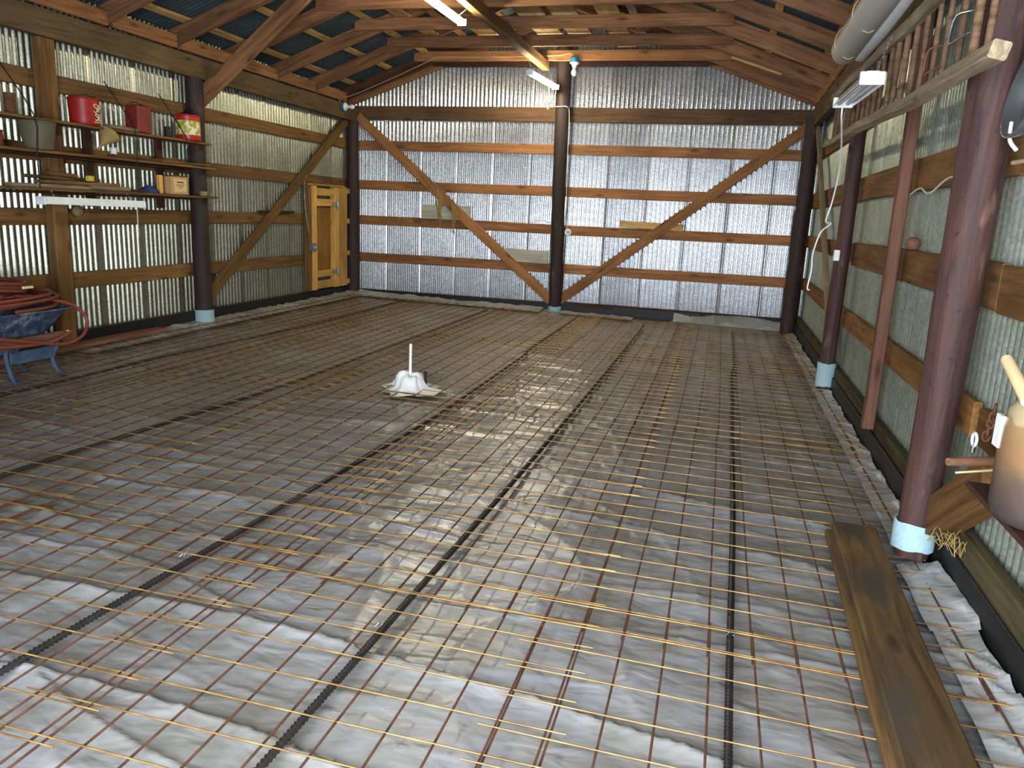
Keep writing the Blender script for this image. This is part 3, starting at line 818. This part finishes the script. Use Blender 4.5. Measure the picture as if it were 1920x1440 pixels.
def chain(p0, p1, parent, mat=M['galv'], link=.03):
    p0, p1 = Vector(p0), Vector(p1); n = max(2, int((p1-p0).length/link)); mb = MB(); d = (p1-p0)/n
    for i in range(n):
        c = p0+d*(i+.5); a = Vector((1, 0, 0)) if i % 2 else Vector((0, 1, 0)); u = d.normalized()
        mb.tube([c+a*.007*math.cos(t*PI/4)+u*(link*.62)*math.sin(t*PI/4) for t in range(8)], .0018, 4, closed=True)
    return mb.build('chain', mat, parent, at=p0)
chain((3.49, -.52, 3.45), (3.42, -.50, 3.66), lamp2); chain((3.40, -1.42, 3.46), (3.34, -1.42, 3.64), lamp2)
chain((3.17, -4.75, 3.59), (3.28, -4.75, 3.64), lamp1); chain((3.19, -3.85, 3.58), (3.28, -3.85, 3.64), lamp1)
chain((6.86, -7.15, 2.41), (6.93, -7.12, 2.64), lamp3, link=.026); chain((6.86, -6.2, 2.45), (6.93, -6.2, 2.64), lamp3, link=.026)
chain((.33, -6.40, 1.52), (.30, -6.42, 1.60), lamp4); chain((.33, -5.45, 1.51), (.30, -5.5, 1.60), lamp4)
cable('pull_cord', [(3.46, -.60, 3.40), (3.47, -.60, 3.25), (3.462, -.6, 3.12)], .004, M['cable'], lamp2)
MB().lathe([(.0, .0), (.016, .006), (.012, .03), (.003, .05)], 10, c=(3.462, -.6, 3.07)).build('pull_knob', M['cable'], lamp2, at=(3.462, -.6, 3.07))

# bulb sockets
def bulb(loc, d, lab, s=1.0):
    d = Vector(d).normalized(); q = d.to_track_quat('Z', 'Y').to_matrix().to_4x4(); mw = Matrix.Translation(Vector(loc)) @ q @ Matrix.Diagonal((s, s, s, 1))
    root = empty('bulb_socket', loc, label=lab, cat='lamp')
    def put(mb, nm, mt): o = mobj(nm, mb.mesh(nm), mt, None, mw); par(o, root)
    put(MB().lathe([(0, 0), (.05, 0), (.055, .01), (.055, .052), (.05, .06), (0, .06)], 22), 'junction_box', M['blue_box'])
    put(MB().lathe([(0, .06), (.062, .06), (.064, .068), (.045, .085), (.03, .092), (.028, .12), (0, .12)], 22), 'lamp_holder', M['socket'])
    put(MB().lathe([(.014, .12), (.017, .135), (.033, .165), (.036, .185), (.03, .208), (.014, .222), (0, .226)], 18), 'bulb', M['bulb'])
    return root
bulb((3.80, -.50, 3.80), (0, 0, -1), 'white bulb under a blue box by the centre pole', 1.15)
bulb((.15, -.60, 3.08), (1, -.1, -.02), 'white bulb on a blue box at the left end of the back wall')
# round white plug on the centre pole
rp = empty('wall_socket', (3.78, -.13, 1.31), label='round white socket on the right side of the centre pole', cat='socket')
q = Matrix.Translation(Vector((3.78, -.13, 1.31))) @ Matrix.Rotation(PI/2, 4, 'X')
o = mobj('cover', MB().lathe([(0, .0), (.055, 0), (.055, .02), (.048, .032), (.03, .034), (.026, .026), (0, .026)], 22).mesh('cover'), M['socket'], None, q); par(o, rp)
o = mobj('socket_face', MB().box((0, 0, .03), (.03, .022, .012), .002).mesh('socket_face'), M['galv'], None, q); par(o, rp)
rp = empty('wall_socket', (7.15, -4.40, 1.34), label='small white outlet box on the slim pole of the right wall', cat='socket')
MB().box((7.145, -4.44, 1.32), (.05, .055, .10), .006).build('outlet_box', M['white'], rp, at=(7.145, -4.44, 1.32))
MB().box((7.145, -4.469, 1.335), (.03, .004, .03), .001).build('outlet_face', M['socket'], rp, at=(7.145, -4.469, 1.335))
rp = empty('wall_socket', (.02, -5.9, 1.42), label='round grey socket on the girt under the lamp bar', cat='socket')
q = Matrix.Translation(Vector((.0, -5.84, 1.40))) @ Matrix.Rotation(PI/2, 4, 'Y')
o = mobj('cover', MB().lathe([(0, .0), (.055, 0), (.055, .03), (.045, .045), (0, .046)], 20).mesh('cover'), M['grey'], None, q); par(o, rp)

# cables
def cab(pts, r, mat, lab): tag(cable('cable', pts, r, mat), lab, 'cable')
cab([(3.28, -6.5, 3.77), (3.225, -5, 3.765), (3.215, -3.9, 3.70), (3.23, -3.2, 3.74), (3.225, -2.6, 3.71), (3.25, -2.0, 3.75), (3.25, -1.4, 3.70), (3.28, -.9, 3.70), (3.33, -.52, 3.78)], .006, M['cable_brown'], 'tan cable stapled along the centre beam')
cab([(.17, -.60, 3.10), (-.0+.15, -.75, 3.22), (.22, -.49, 3.25), (.9, -.49, 3.50), (1.55, -.50, 3.76), (1.75, -.51, 3.82), (2.4, -.51, 3.81), (3.3, -.51, 3.82), (3.6, -.51, 3.83), (3.72, -.51, 3.85), (3.8, -.50, 3.82)], .006, M['cable_brown'], 'tan cable running along the last rafter from the corner bulb to the centre bulb')
cab([(3.50, -.28, 3.40), (3.47, -.24, 3.18), (3.55, -.235, 3.16), (3.66, -.22, 3.16), (3.695, -.15, 3.05), (3.70, -.13, 2.4), (3.715, -.13, 1.95), (3.73, -.14, 1.6), (3.76, -.14, 1.36)], .006, M['cable'], 'white cable running down the right side of the centre pole')
cab([(3.52, -.05, 1.43), (3.35, -.02, 1.47), (3.2, -.02, 1.46)], .005, M['cable'], 'short white cable end left of the centre pole')
cab([(6.84, -6.05, 2.40), (6.85, -6.0, 2.33), (6.92, -5.6, 2.20), (6.98, -5.2, 2.02), (6.98, -5.0, 1.78), (6.95, -5.0, 1.62), (7.0, -4.95, 1.60), (6.92, -5.0, 1.52), (6.88, -5.0, 1.34), (6.885, -5.0, 1.2), (6.87, -5.0, 1.05), (6.89, -5.0, 1.03)], .0065, M['white'], 'white cord dangling from the unlit lamp down beside the slim pole')
cab([(7.22, -8.3, 1.84), (7.27, -7.9, 1.83), (7.27, -7.4, 1.86), (7.27, -7.0, 1.79), (7.27, -6.75, 1.83), (7.27, -6.5, 1.80)], .006, M['cable'], 'thin white cable under the girt between the square post and the nearest pole')
cab([(7.24, -8.45, 1.86), (7.27, -8.8, 1.87), (7.27, -9.6, 1.92)], .010, M['cable_brown'], 'tan cable on the girt beyond the nearest pole at the right edge')
cab([(.085, -1.53, 1.05), (.06, -1.60, 1.5), (.05, -1.60, 1.9), (.06, -1.52, 1.98)], .012, M['grey'], 'grey cable rising along the edge of the hatch door')
cab([(.30, -5.36, 1.46), (.29, -5.35, 1.30), (.30, -5.36, 1.16)], .006, M['cable'], 'short white cord hanging from the lamp bar under the shelves')

# ------------------------------------------------------------------ hay rack on the right wall
hr = empty('hay_rack', (6.98, -6.9, 2.2), label='long grey wooden hay rack of upright sticks on the right wall', cat='rack')
board('rail', (6.99, -3.9, 2.335), (6.97, -9.0, 2.185), (.25, 0, 1), .062, .062, M['grey'], hr, seg=24, warp=.010)
board('rail', (6.99, -4.1, 2.74), (6.97, -9.1, 2.60), Z, .07, .045, M['grey'], hr, seg=20, warp=.008)
nr_ = 21
for i in range(nr_):
    y = -4.35-i*.222+random.uniform(-.02, .02); t = (-3.9-y)/5.1
    zb, zt = 2.335-.15*t-.02, 2.74-.14*t+.03
    mb = MB(); r = random.uniform(.012, .018); dy = random.uniform(-.02, .02)
    pts = [(6.995, y+dy*(1-s), zb+(zt-zb)*s) for s in np.linspace(0, 1, 7)]
    rr = [r*(1+.16*noise.noise(Vector((s*5, i*2.3, 0)))) for s in range(7)]
    mb.tube([(a+.006*noise.noise(Vector((k, i, 1))), b+.008*noise.noise(Vector((k, i, 6))), c) for k, (a, b, c) in enumerate(pts)], rr, 8)
    mb.build('rung', M['rung'], hr, at=(6.995, y, zb))
# wire hooks on the rack
for i, (y, z) in enumerate(((-8.05, 2.28), (-8.45, 2.33), (-8.75, 2.47))):
    o = cable('hook', [(7.05, y, z+.12), (7.0, y+.04, z+.12), (6.95, y+.05, z+.1), (6.94, y+.04, z), (6.95, y-.05, z-.005), (6.97, y-.14, z+.0)], .0045, M['galv' if i == 1 else 'rusty'], None, 4)
    tag(o, ['rusty bent wire hook low on the near end of the hay rack', 'pale bent wire hook across the near rungs of the hay rack', 'rusty bent hook high at the near end of the hay rack'][i], 'hook')
# roll of vinyl above
vr = empty('vinyl_roll', (6.85, -7, 2.95), label='long grey rolled-up vinyl sheet tied under the right rafters', cat='roll')
mb = MB(); A, B = Vector((6.85, -5.72, 2.835)), Vector((6.84, -9.6, 2.84)); n = 26; N = 30; V = []
for i in range(N):
    t = i/(N-1); c = A.lerp(B, t)
    for k in range(n):
        th = 2*PI*k/n; r = .098*(1+.03*noise.noise(Vector((math.cos(th), math.sin(th), t*4))))
        V.append((c.x+r*math.cos(th), c.y, c.z+r*math.sin(th)))
mb.add(V, [(i*n+k, i*n+(k+1) % n, (i+1)*n+(k+1) % n, (i+1)*n+k) for i in range(N-1) for k in range(n)], True)
mb.build('outer_roll', M['roll'], vr, at=A)
mb = MB()
sp_pts = []
for i in range(60):
    th = i*.35; r = .094-.0012*i; sp_pts.append((r*math.cos(th), r*math.sin(th)))
V = []
for (a, b) in sp_pts: V.append((A.x+a, A.y+.002, A.z+b)); V.append((A.x+a, A.y-.06, A.z+b))
mb.add(V, [(2*i, 2*i+2, 2*i+3, 2*i+1) for i in range(59)], True); mb.build('rolled_end', M['socket'], vr, at=A)
V = []; mb = MB()
for i in range(14):
    t = i/13; c = A.lerp(B, t)
    V += [(c.x+.07, c.y, c.z-.068), (c.x+.125, c.y, c.z-.085-.012*math.sin(t*9)), (c.x+.14, c.y, c.z-.05)]
mb.add(V, [(3*i+k, 3*i+k+1, 3*i+4+k, 3*i+3+k) for i in range(13) for k in range(2)], True); mb.build('loose_edge', M['socket'], vr, at=A)
for y in (-5.95, -6.75):
    cable('tie_string', [(6.93, y, 3.42), (6.95, y, 3.0), (6.95, y, 2.86), (6.86, y, 2.732), (6.76, y, 2.80), (6.76, y, 2.9), (6.9, y, 3.1), (6.93, y, 3.42)], .004, M['cable_brown'], vr)
o = board('wood_offcut', (6.0, -1.47, 3.60), (6.62, -1.47, 3.40), Z, .03, .02, M['ply']); tag(o, 'pale splinter strip on the side of a right-hand rafter', 'offcut')
o = board('plate_brace', (6.98, -5.78, 2.72), (7.08, -5.80, 2.95), (0, 1, 0), .05, .03, M['beam']); tag(o, 'short wooden bracket under the far end of the vinyl roll', 'bracket')

# ------------------------------------------------------------------ things at the near right pole
o = board('knee_block', (7.225, -8.34, .26), (7.225, -8.98, .66), (0, -.5, 1), .17, .12, M['girt_right']); tag(o, 'stout brown diagonal timber beside the nearest pole at the right wall', 'brace')
o = board('ledge_beam', (7.24, -8.86, .66), (7.24, -11.2, .66), Z, .07, .08, M['darkboard']); tag(o, 'dark wooden ledge beam under the jug on the right wall', 'beam')
o = board('ledge_shelf', (7.17, -9.22, .705), (7.17, -10.4, .705), (1, 0, 0), .26, .02, M['darkboard']); tag(o, 'dark shelf board carrying the cloudy jug at the right wall', 'shelf')
jg = empty('jug', (7.13, -9.60, .717), label='big cloudy plastic jug half full of brown liquid on the right wall ledge', cat='jug')
mb = MB(); prof = [(.0, .0), (.10, .0), (.128, .012), (.140, .045), (.142, .20), (.140, .29), (.128, .345), (.10, .385), (.06, .41), (.035, .42), (.033, .43), (0, .43)]
mb.lathe(prof, 32, c=(7.13, -9.60, .717), sx=.95, sy=1.1); mb.build('body', M['jug'], jg, at=(7.13, -9.60, .717))
cable('handle', [(7.09, -9.49, 1.165), (7.08, -9.53, 1.125), (7.07, -9.63, 1.12), (7.07, -9.70, 1.16)], .012, M['socket'], jg)
MB().tube([(7.03, -9.415, 1.185), (7.03, -9.64, 1.10)], [.018, .02], 12).build('spout_tube', M['box_label'], jg, at=(7.03, -9.415, 1.17))
MB().box((6.998, -9.555, .985), (.012, .05, .10), .001).build('label', M['socket'], jg, at=(6.988, -9.50, .985))
mb = MB(); mb.tube([(7.0, -9.12, .75), (7.08, -9.085, .75), (7.27, -9.0, .755)], [.015, .018, .017], 10); o = mb.build('stick', M['red_post'], at=(7.05, -9.0, .74)); tag(o, 'short reddish stick lying on the ledge before the jug', 'stick')
mb = MB(); mb.tube([(7.02, -9.16, .724), (7.27, -9.02, .728)], [.004, .006], 6); o = mb.build('splinter', M['cream'], at=(7.03, -9.05, .722)); tag(o, 'thin pale splinter of wood below the reddish stick', 'stick')
ch = empty('chain_with_ring', (7.20, -8.95, .90), label='rusty chain with a bright ring hanging beside the jug', cat='chain')
mb = MB(); mb.tube([(7.14, -8.905+.026*math.cos(t*PI/8), .792+.026*math.sin(t*PI/8)) for t in range(16)], .006, 8, closed=True); mb.build('ring', M['socket'], ch, at=(7.14, -8.905, .792))
MB().tube([(7.14, -8.905, .766), (7.14, -8.905, .742)], .009, 10).build('ring_stem', M['galv'], ch, at=(7.14, -8.905, .75))
mb = MB()
for i, (yy, zz) in enumerate(((-8.93, .817), (-8.945, .842), (-8.95, .872), (-8.965, .90), (-8.97, .93))):
    a = i*1.1
    mb.tube([(7.17+.014*math.cos(t*PI/5)*math.cos(a), yy+.014*math.cos(t*PI/5)*math.sin(a), zz+.021*math.sin(t*PI/5)) for t in range(10)], .006, 6, closed=True)
mb.build('chain', M['rusty'], ch, at=(7.17, -8.95, .87))
mb = MB()
for i in range(26):
    x, y = 7.22+random.uniform(-.03, .03), -8.60+random.uniform(-.07, .07); a = random.uniform(0, PI)
    mb.tube(smooth_path([(x, y, .20+random.uniform(0, .05)), (x+.03*math.cos(a), y+.05*math.sin(a), .25+random.uniform(-.02, .05)), (x+.05*math.cos(a), y+.11*math.sin(a), .22+random.uniform(-.03, .05))], 3), .002, 4)
o = mb.build('straw_bits', M['straw'], at=(7.17, -8.52, .2)); tag(o, 'loose dry straw at the foot of the nearest pole', 'straw'); o['kind'] = 'stuff'
mb = MB(); mb.lathe([(0, 0), (.03, .004), (.045, .03), (.04, .06), (.022, .075), (0, .078)], 16, c=(7.27, -6.78, 1.455)); o = mb.build('clay_lump', M['red_post'], at=(7.27, -6.78, 1.455)); tag(o, 'small tan lump sitting on the girt behind the square post', 'lump')
# galvanised scoop / pan at the far right edge
sc = empty('metal_pan', (7.22, -8.66, 2.12), label='dull grey metal pan hanging at the right edge above the girt', cat='pan')
q = Matrix.Translation(Vector((7.20, -8.68, 2.10))) @ Matrix.Rotation(-PI/2+.15, 4, 'Y')
o = mobj('bowl', MB().lathe([(0, -.05), (.10, -.045), (.15, -.01), (.17, .04), (.178, .042), (.156, -.02), (.105, -.055), (0, -.06)], 28).mesh('bowl'), M['galv'], None, q); par(o, sc)
cable('handle', [(7.17, -8.58, 2.0), (7.16, -8.63, 1.93), (7.18, -8.66, 1.89)], .008, M['socket'], sc)

# ------------------------------------------------------------------ shelves on the left wall
SH = [(2.20, -4.10, -7.6), (1.93, -4.02, -7.6), (1.605, -4.02, -7.6)]
snames = ['top', 'middle', 'bottom']
shel = []
for (z, a, b), nm in zip(SH, snames):
    root = empty('wall_shelf', (.17, (a+b)/2, z), label='%s wooden shelf board on the left wall' % nm, cat='shelf')
    board('shelf_board', (.175, a, z-.012), (.175, b, z-.012), (1, 0, 0), .25, .024, M['girt_left'], root)
    if nm != 'top': board('shelf_board', (.10, a-.35, z-.04), (.10, b, z-.04), (1, 0, 0), .16, .022, M['darkboard'], root)
    shel.append(root)
for i, y in enumerate((-4.68, -5.68, -6.9)):
    bpost((.035, y, 1.45), (.035, y, 2.2), (0, 1, 0), .10, .04, M['darkboard'], ['dark upright shelf support near the labelled box', 'dark upright shelf support behind the wood scraps', 'dark upright shelf support at the left edge'][i], 'support', 'shelf_support')
for i, (y, z0, z1) in enumerate(((-6.53, 1.60, 2.22), (-5.33, 1.60, 2.22), (-4.55, 1.95, 2.22))):
    o = cable('hanging_wire', [(.305, y, z0), (.306, y, (z0+z1)/2), (.305, y, z1), (.02, y-.06, z1+.45)], .005, M['black_hardware'], None, 3)
    tag(o, ['dark wire stay holding the shelves beside the grey bucket', 'dark wire stay holding the shelves right of the red pail', 'dark wire stay holding the shelves by the striped can'][i], 'wire')
def pail(name, loc, r0, r1, h, mat, lab, cat, band=None, lid=None, n=28, rims=True):
    root = empty(name, loc, label=lab, cat=cat)
    prof = [(0, 0), (r0, 0), (r0+.003, .006)]+[(r0+(r1-r0)*t, h*t) for t in (.3, .6, .9)]+[(r1, h), (r1+.004, h+.004), (r1-.004, h+.004)]
    prof += [(r1-.01, h-.01), (0, h-.012)]
    MB().lathe(prof, n, c=loc).build('body', mat, root, at=loc)
    if rims:
        mb = MB()
        for t in (.03, .97):
            rr = r0+(r1-r0)*t; mb.tube([(loc[0]+(rr+.002)*math.cos(a*2*PI/24), loc[1]+(rr+.002)*math.sin(a*2*PI/24), loc[2]+h*t) for a in range(24)], .004, 6, closed=True)
        mb.build('rim', mat, root, at=loc)
    return root
bk_ = pail('pail', (.20, -5.86, 2.202), .125, .135, .235, M['red'], 'large red pail with cream lettering on the top shelf', 'bucket')
# cream marks on the pail, facing the room
def decal_strokes(cx, cy, r, z, strokes, mat, parent, th0, hgt):
    mb = MB()
    for st in strokes:
        pts = [(cx+(r+.001)*math.cos(th0+u*.9), cy+(r+.001)*math.sin(th0+u*.9), z+v*hgt) for u, v in st]
        mb.tube(smooth_path(pts, 4), .0055, 5)
    return mb.build('lettering', mat, parent, at=(cx, cy, z))
S_ = [(.32, .9), (.12, 1.0), (.0, .82), (.12, .6), (.28, .45), (.26, .15), (.1, .0), (-.04, .12)]
decal_strokes(.20, -5.86, .136, 2.20+.115, [[(-.0+u, v) for u, v in S_], [(.45, .9), (.45, .1)], [(.45, .9), (.7, .8), (.66, .5), (.47, .48)]], M['cream'], bk_, -.15, .075)
decal_strokes(.20, -5.86, .134, 2.20+.045, [[(u*.9+.06, v) for u, v in S_], [(.45, .95), (.45, .05), (.68, .05)], [(.45, .5), (.62, .5)]], M['cream'], bk_, -.10, .06)
decal_strokes(.20, -5.86, .133, 2.20+.03, [[(-.05, 0), (.3, -.02), (.7, 0)]], M['cream'], bk_, -.10, .06)
cable('bail_handle', [(.20, -5.98, 2.42), (.28, -5.92, 2.47), (.30, -5.86, 2.45), (.26, -5.78, 2.47), (.2, -5.73, 2.42)], .004, M['black_hardware'], bk_)
sq = empty('fuel_can', (.20, -5.15, 2.20), label='dull red square metal can on the top shelf between the two round pails', cat='can')
MB().box((.20, -5.15, 2.202+.135), (.17, .20, .27), .012).build('body', M['dark_red'], sq, at=(.2, -5.15, 2.20))
MB().lathe([(0, 0), (.02, 0), (.02, .02), (0, .02)], 12, c=(.20, -5.10, 2.472)).build('cap', M['black_hardware'], sq, at=(.2, -5.1, 2.472))
MB().tube([(.15, -5.2, 2.475), (.15, -5.2, 2.50), (.25, -5.2, 2.50), (.25, -5.2, 2.475)], .006, 6).build('carry_handle', M['dark_red'], sq, at=(.2, -5.2, 2.475))
cn = pail('striped_can', (.22, -4.40, 2.202), .13, .13, .265, M['can'], 'round red and yellow printed can at the right end of the top shelf', 'can')
MB().lathe([(.125, .268), (.09, .285), (.04, .30), (.04, .325), (0, .327)], 20, c=(.22, -4.40, 2.202)).build('lid', M['black_hardware'], cn, at=(.22, -4.4, 2.47))
pail('grey_bucket', (.20, -6.40, 1.932), .115, .150, .235, M['greybucket'], 'dull grey bucket on the middle shelf under the top shelf', 'bucket')
pail('bottle_can', (.16, -6.62, 2.202), .045, .045, .17, M['rusty'], 'small rusty round can left of the sawn post on the top shelf', 'can', rims=False)
pail('red_tin', (.20, -6.86, 1.932), .08, .08, .12, M['dark_red'], 'red tin at the left edge on the middle shelf', 'can')
# funnel
fn = empty('funnel', (.26, -5.60, 2.0), label='yellowed plastic funnel wedged under the red pail', cat='funnel')
q = Matrix.Translation(Vector((.29, -5.66, 2.14))) @ Matrix.Rotation(2.35, 4, 'X')
o = mobj('cone', MB().lathe([(.10, 0), (.085, .02), (.03, .12), (.016, .14), (.013, .22), (.010, .22), (.02, .13), (.08, .02), (.098, .0)], 22).mesh('cone'), M['straw'], None, q); par(o, fn)
# labelled box
bxo = empty('labelled_box', (.22, -4.70, 1.607), label='tan cardboard box with a printed paper label on the bottom shelf', cat='box')
MB().box((.20, -4.66, 1.607+.095), (.16, .27, .19), .004).build('carton', M['box_card'], bxo, at=(.2, -4.66, 1.607))
MB().box((.2815, -4.66, 1.607+.095), (.002, .20, .14), 0).build('paper_label', M['box_label'], bxo, at=(.2815, -4.66, 1.7))
mb = MB()
for (z, y0, y1, h) in ((.13, -.05, .06, .014), (.105, -.07, .07, .005), (.09, -.06, .06, .005), (.072, -.03, .035, .005)):
    mb.box((.2832, -4.66+(y0+y1)/2, 1.607+z), (.001, y1-y0, h), 0)
mb.build('print', M['ink'], bxo, at=(.283, -4.66, 1.7))
MB().box((.20, -4.66, 1.607+.195), (.165, .275, .012), .002).build('box_lid', M['ink'], bxo, at=(.2, -4.66, 1.8))
o = board('wood_offcut', (.24, -4.93, 1.61), (.24, -4.93, 1.80), (0, 1, 0), .05, .05, M['new']); tag(o, 'upright pale yellow block left of the labelled box on the bottom shelf', 'offcut')
# blue rag
mb = MB(); V = []; n = 18; prof = [(.11, 0), (.10, .02), (.07, .045), (.04, .07), (.0, .085)]
for j, (r, z) in enumerate(prof):
    for k in range(n):
        th = 2*PI*k/n; f = 1+.35*noise.noise(Vector((math.cos(th)*1.7, math.sin(th)*1.7, j*.4)))
        V.append((.22+r*f*math.cos(th)*.8, -5.08+r*f*math.sin(th)*1.2, 1.607+z))
mb.add(V, [(j*n+k, j*n+(k+1) % n, (j+1)*n+(k+1) % n, (j+1)*n+k) for j in range(4) for k in range(n)], True)
tag(mb.build('rag', M['blue_cloth'], at=(.22, -5.08, 1.607)), 'crumpled blue rag on the bottom shelf', 'rag')
# piled wood scraps, each its own
scr = [((.20, -5.65, 1.625), (.22, -6.75, 1.625), .12, .035, 'grey'), ((.24, -5.55, 1.66), (.20, -6.45, 1.662), .08, .03, 'girt_left'), ((.16, -5.72, 1.692), (.24, -6.62, 1.70), .06, .03, 'beam'),
       ((.26, -5.42, 1.628), (.26, -5.9, 1.63), .06, .04, 'grey'), ((.22, -6.05, 1.73), (.2, -6.35, 1.732), .09, .035, 'girt_left'),
       ((.24, -5.15, 1.62), (.22, -5.40, 1.622), .08, .025, 'darkboard'), ((.22, -4.9, 1.95), (.24, -5.6, 1.952), .09, .03, 'beam'), ((.20, -4.7, 1.943), (.2, -5.2, 1.943), .07, .02, 'grey'),
       ((.24, -5.25, 2.22), (.23, -5.62, 2.225), .08, .035, 'grey'), ((.22, -4.1, 1.95), (.22, -4.9, 1.948), .10, .02, 'girt_left')]
sl = ['wide grey wood scrap at the bottom of the pile on the bottom shelf', 'brown slat lying on the wide grey scrap', 'thin slat on top of the scrap pile on the bottom shelf', 'short grey block at the right end of the scrap pile',
      'small brown block topping the scrap pile', 'dark wood chip between the scrap pile and the blue rag', 'weathered slat lying on the middle shelf', 'thin grey slat on the middle shelf', 'grey wood scrap on the top shelf beside the red pail', 'pale slat end sticking out at the pole on the middle shelf']
for (a, b, wd, th, mt), lb in zip(scr, sl):
    tag(board('wood_scrap', a, b, (1, 0, 0), wd, th, M[mt], warp=.006), lb, 'wood scrap')
tag(MB().box((.27, -5.92+.0, 1.712), (.05, .06, .05), .004).build('sponge', M['yellow'], at=(.27, -5.92, 1.69)), 'small yellow sponge on the scrap pile', 'sponge')
pail('cup', (.25, -4.22, 1.607), .035, .05, .045, M['straw'], 'small tan cup at the right end of the bottom shelf', 'cup', rims=False)
cn2 = pail('oil_bottle', (.20, -4.72, 2.202), .035, .03, .11, M['black_hardware'], 'small black bottle left of the striped can', 'bottle', rims=False)
pail('jar', (.20, -5.52, 1.932), .03, .03, .09, M['socket'], 'small clear-white jar on the middle shelf below the funnel', 'jar', rims=False)
o = board('batten', (.03, -1.9, 1.44), (.03, -2.75, 1.44), (1, 0, 0), .05, .03, M['darkboard']); tag(o, 'thin dark batten lying on the left wall girt behind the diagonal brace', 'board')

# ------------------------------------------------------------------ wheelbarrow with hose
wb = empty('wheelbarrow', (.6, -7.6, .06), label='blue wheelbarrow with wooden handles, cut by the left edge', cat='wheelbarrow')
gz = .05
# tray: tapered tub, rim at z ~ .66
mb = MB(); V = []
def rrect(cx, cy, hx, hy, z, n=7, rad=.12):
    out = []
    for (sx, sy, a0) in ((1, 1, 0), (-1, 1, PI/2), (-1, -1, PI), (1, -1, 1.5*PI)):
        for k in range(n):
            a = a0+PI/2*k/(n-1); out.append((cx+sx*(hx-rad)+rad*math.cos(a), cy+sy*(hy-rad)+rad*math.sin(a), z))
    return out
levels = [(.60, -7.62+.0, .20, .36, .42), (.60, -7.64, .27, .45, .46), (.60, -7.66, .33, .58, .60), (.60, -7.66, .345, .61, .645), (.60, -7.66, .375, .64, .65), (.60, -7.66, .372, .637, .637), (.60, -7.66, .335, .60, .63), (.60, -7.66, .255, .44, .47), (.60, -7.62, .19, .34, .43)]
for lv in levels: V += rrect(lv[0]+.02, lv[1]+.12, lv[2], lv[3], lv[4])
n = 28
Fc = [(j*n+k, j*n+(k+1) % n, (j+1)*n+(k+1) % n, (j+1)*n+k) for j in range(len(levels)-1) for k in range(n)]
Fc += [tuple(range(n-1, -1, -1)), tuple((len(levels)-1)*n+k for k in range(n))]
mb.add(V, Fc, True); mb.build('tray', M['tray'], wb, at=(.6, -7.66, .42))
board('handle', (.90, -6.98, .415), (.76, -8.9, .36), Z, .07, .04, M['red_post'], wb); board('handle', (.30, -6.98, .425), (.44, -8.9, .36), Z, .055, .04, M['red_post'], wb)
for x in (.89, .31):
    MB().tube([(x, -6.985, .43), (x+.001, -6.93, .432)], .017, 10).build('grip', M['cream'], wb, at=(x, -6.98, .43))
for x, s in ((.80, 1), (.40, -1)):
    mb = MB(); mb.tube(smooth_path([(x+.02*s, -7.44, .40), (x, -7.46, .32), (x-.01*s, -7.44, .20), (x, -7.40, gz+.012), (x, -7.36, gz+.01)], 4), .018, 8)
    mb.build('leg', M['wb_leg'], wb, at=(x, -7.44, .2))
    mb = MB(); mb.tube(smooth_path([(x+.02*s, -6.99, .40), (x, -6.97, .32), (x-.01*s, -7.02, .20), (x, -6.96, gz+.012), (x, -6.90, gz+.01)], 4), .018, 8)
    mb.build('leg', M['wb_leg'], wb, at=(x, -6.99, .2))
    MB().box((x, -7.215, .27), (.012, .42, .10), .004).build('leg_brace', M['wb_leg'], wb, at=(x, -7.2, .27))
mb = MB(); mb.tube([(.60, -8.75+.16*math.cos(t*PI/10), .24+.16*math.sin(t*PI/10)) for t in range(20)], .04, 8, closed=True); mb.build('wheel', M['black'], wb, at=(.6, -8.75, .24))
MB().tube([(.45, -8.75, .24), (.75, -8.75, .24)], .014, 8).build('axle', M['galv'], wb, at=(.6, -8.75, .24))
# hose
def coil(cx, cy, cz, rx, ry, turns, dz, tilt, seed):
    P = []; n = 28
    for i in range(int(turns*n)+1):
        t = i/n; a = 2*PI*t; f = 1+.22*noise.noise(Vector((t*1.1, seed, 0)))
        x, y = rx*f*math.cos(a), ry*f*math.sin(a); z = dz*t+.03*noise.noise(Vector((t*2.3, seed, 8)))
        P.append((cx+x, cy+y, cz+z+tilt[0]*x+tilt[1]*y))
    return P
P = coil(.62, -7.50, .665, .37, .60, 4.0, .030, (0, .0), 1) + coil(.60, -7.66, .83, .34, .56, 4.0, .028, (-.05, -.16), 5)
mb = MB(); mb.tube(P, .016, 8)
o = mb.build('hose', M['hose'], at=P[0]); tag(o, 'coiled red rubber hose heaped on the wheelbarrow tray', 'hose')
P = smooth_path([(.95, -8.3, .62), (1.0, -7.85, .52), (1.02, -7.45, .43), (1.0, -7.1, .36), (.98, -6.88, .40), (.96, -6.80, .52), (.92, -6.86, .63), (.85, -7.0, .70), (.7, -7.15, .725), (.4, -7.3, .74)], 8)
Q = smooth_path([(.97, -8.3, .50), (1.01, -7.85, .44), (1.02, -7.5, .405), (1.0, -7.2, .40), (.985, -7.0, .45)], 6)
mb = MB(); mb.tube(P, .015, 8); mb.tube(Q, .015, 8)
o = mb.build('hose', M['hose'], at=P[0]); tag(o, 'loose loop of red hose hanging over the near side of the wheelbarrow', 'hose')
tag(MB().box((.84, -7.25, .825), (.03, .10, .02), .003).build('wood_tag', M['cream'], at=(.8, -7.25, .8)), 'small pale wooden tag lying on the red hose coil', 'tag')
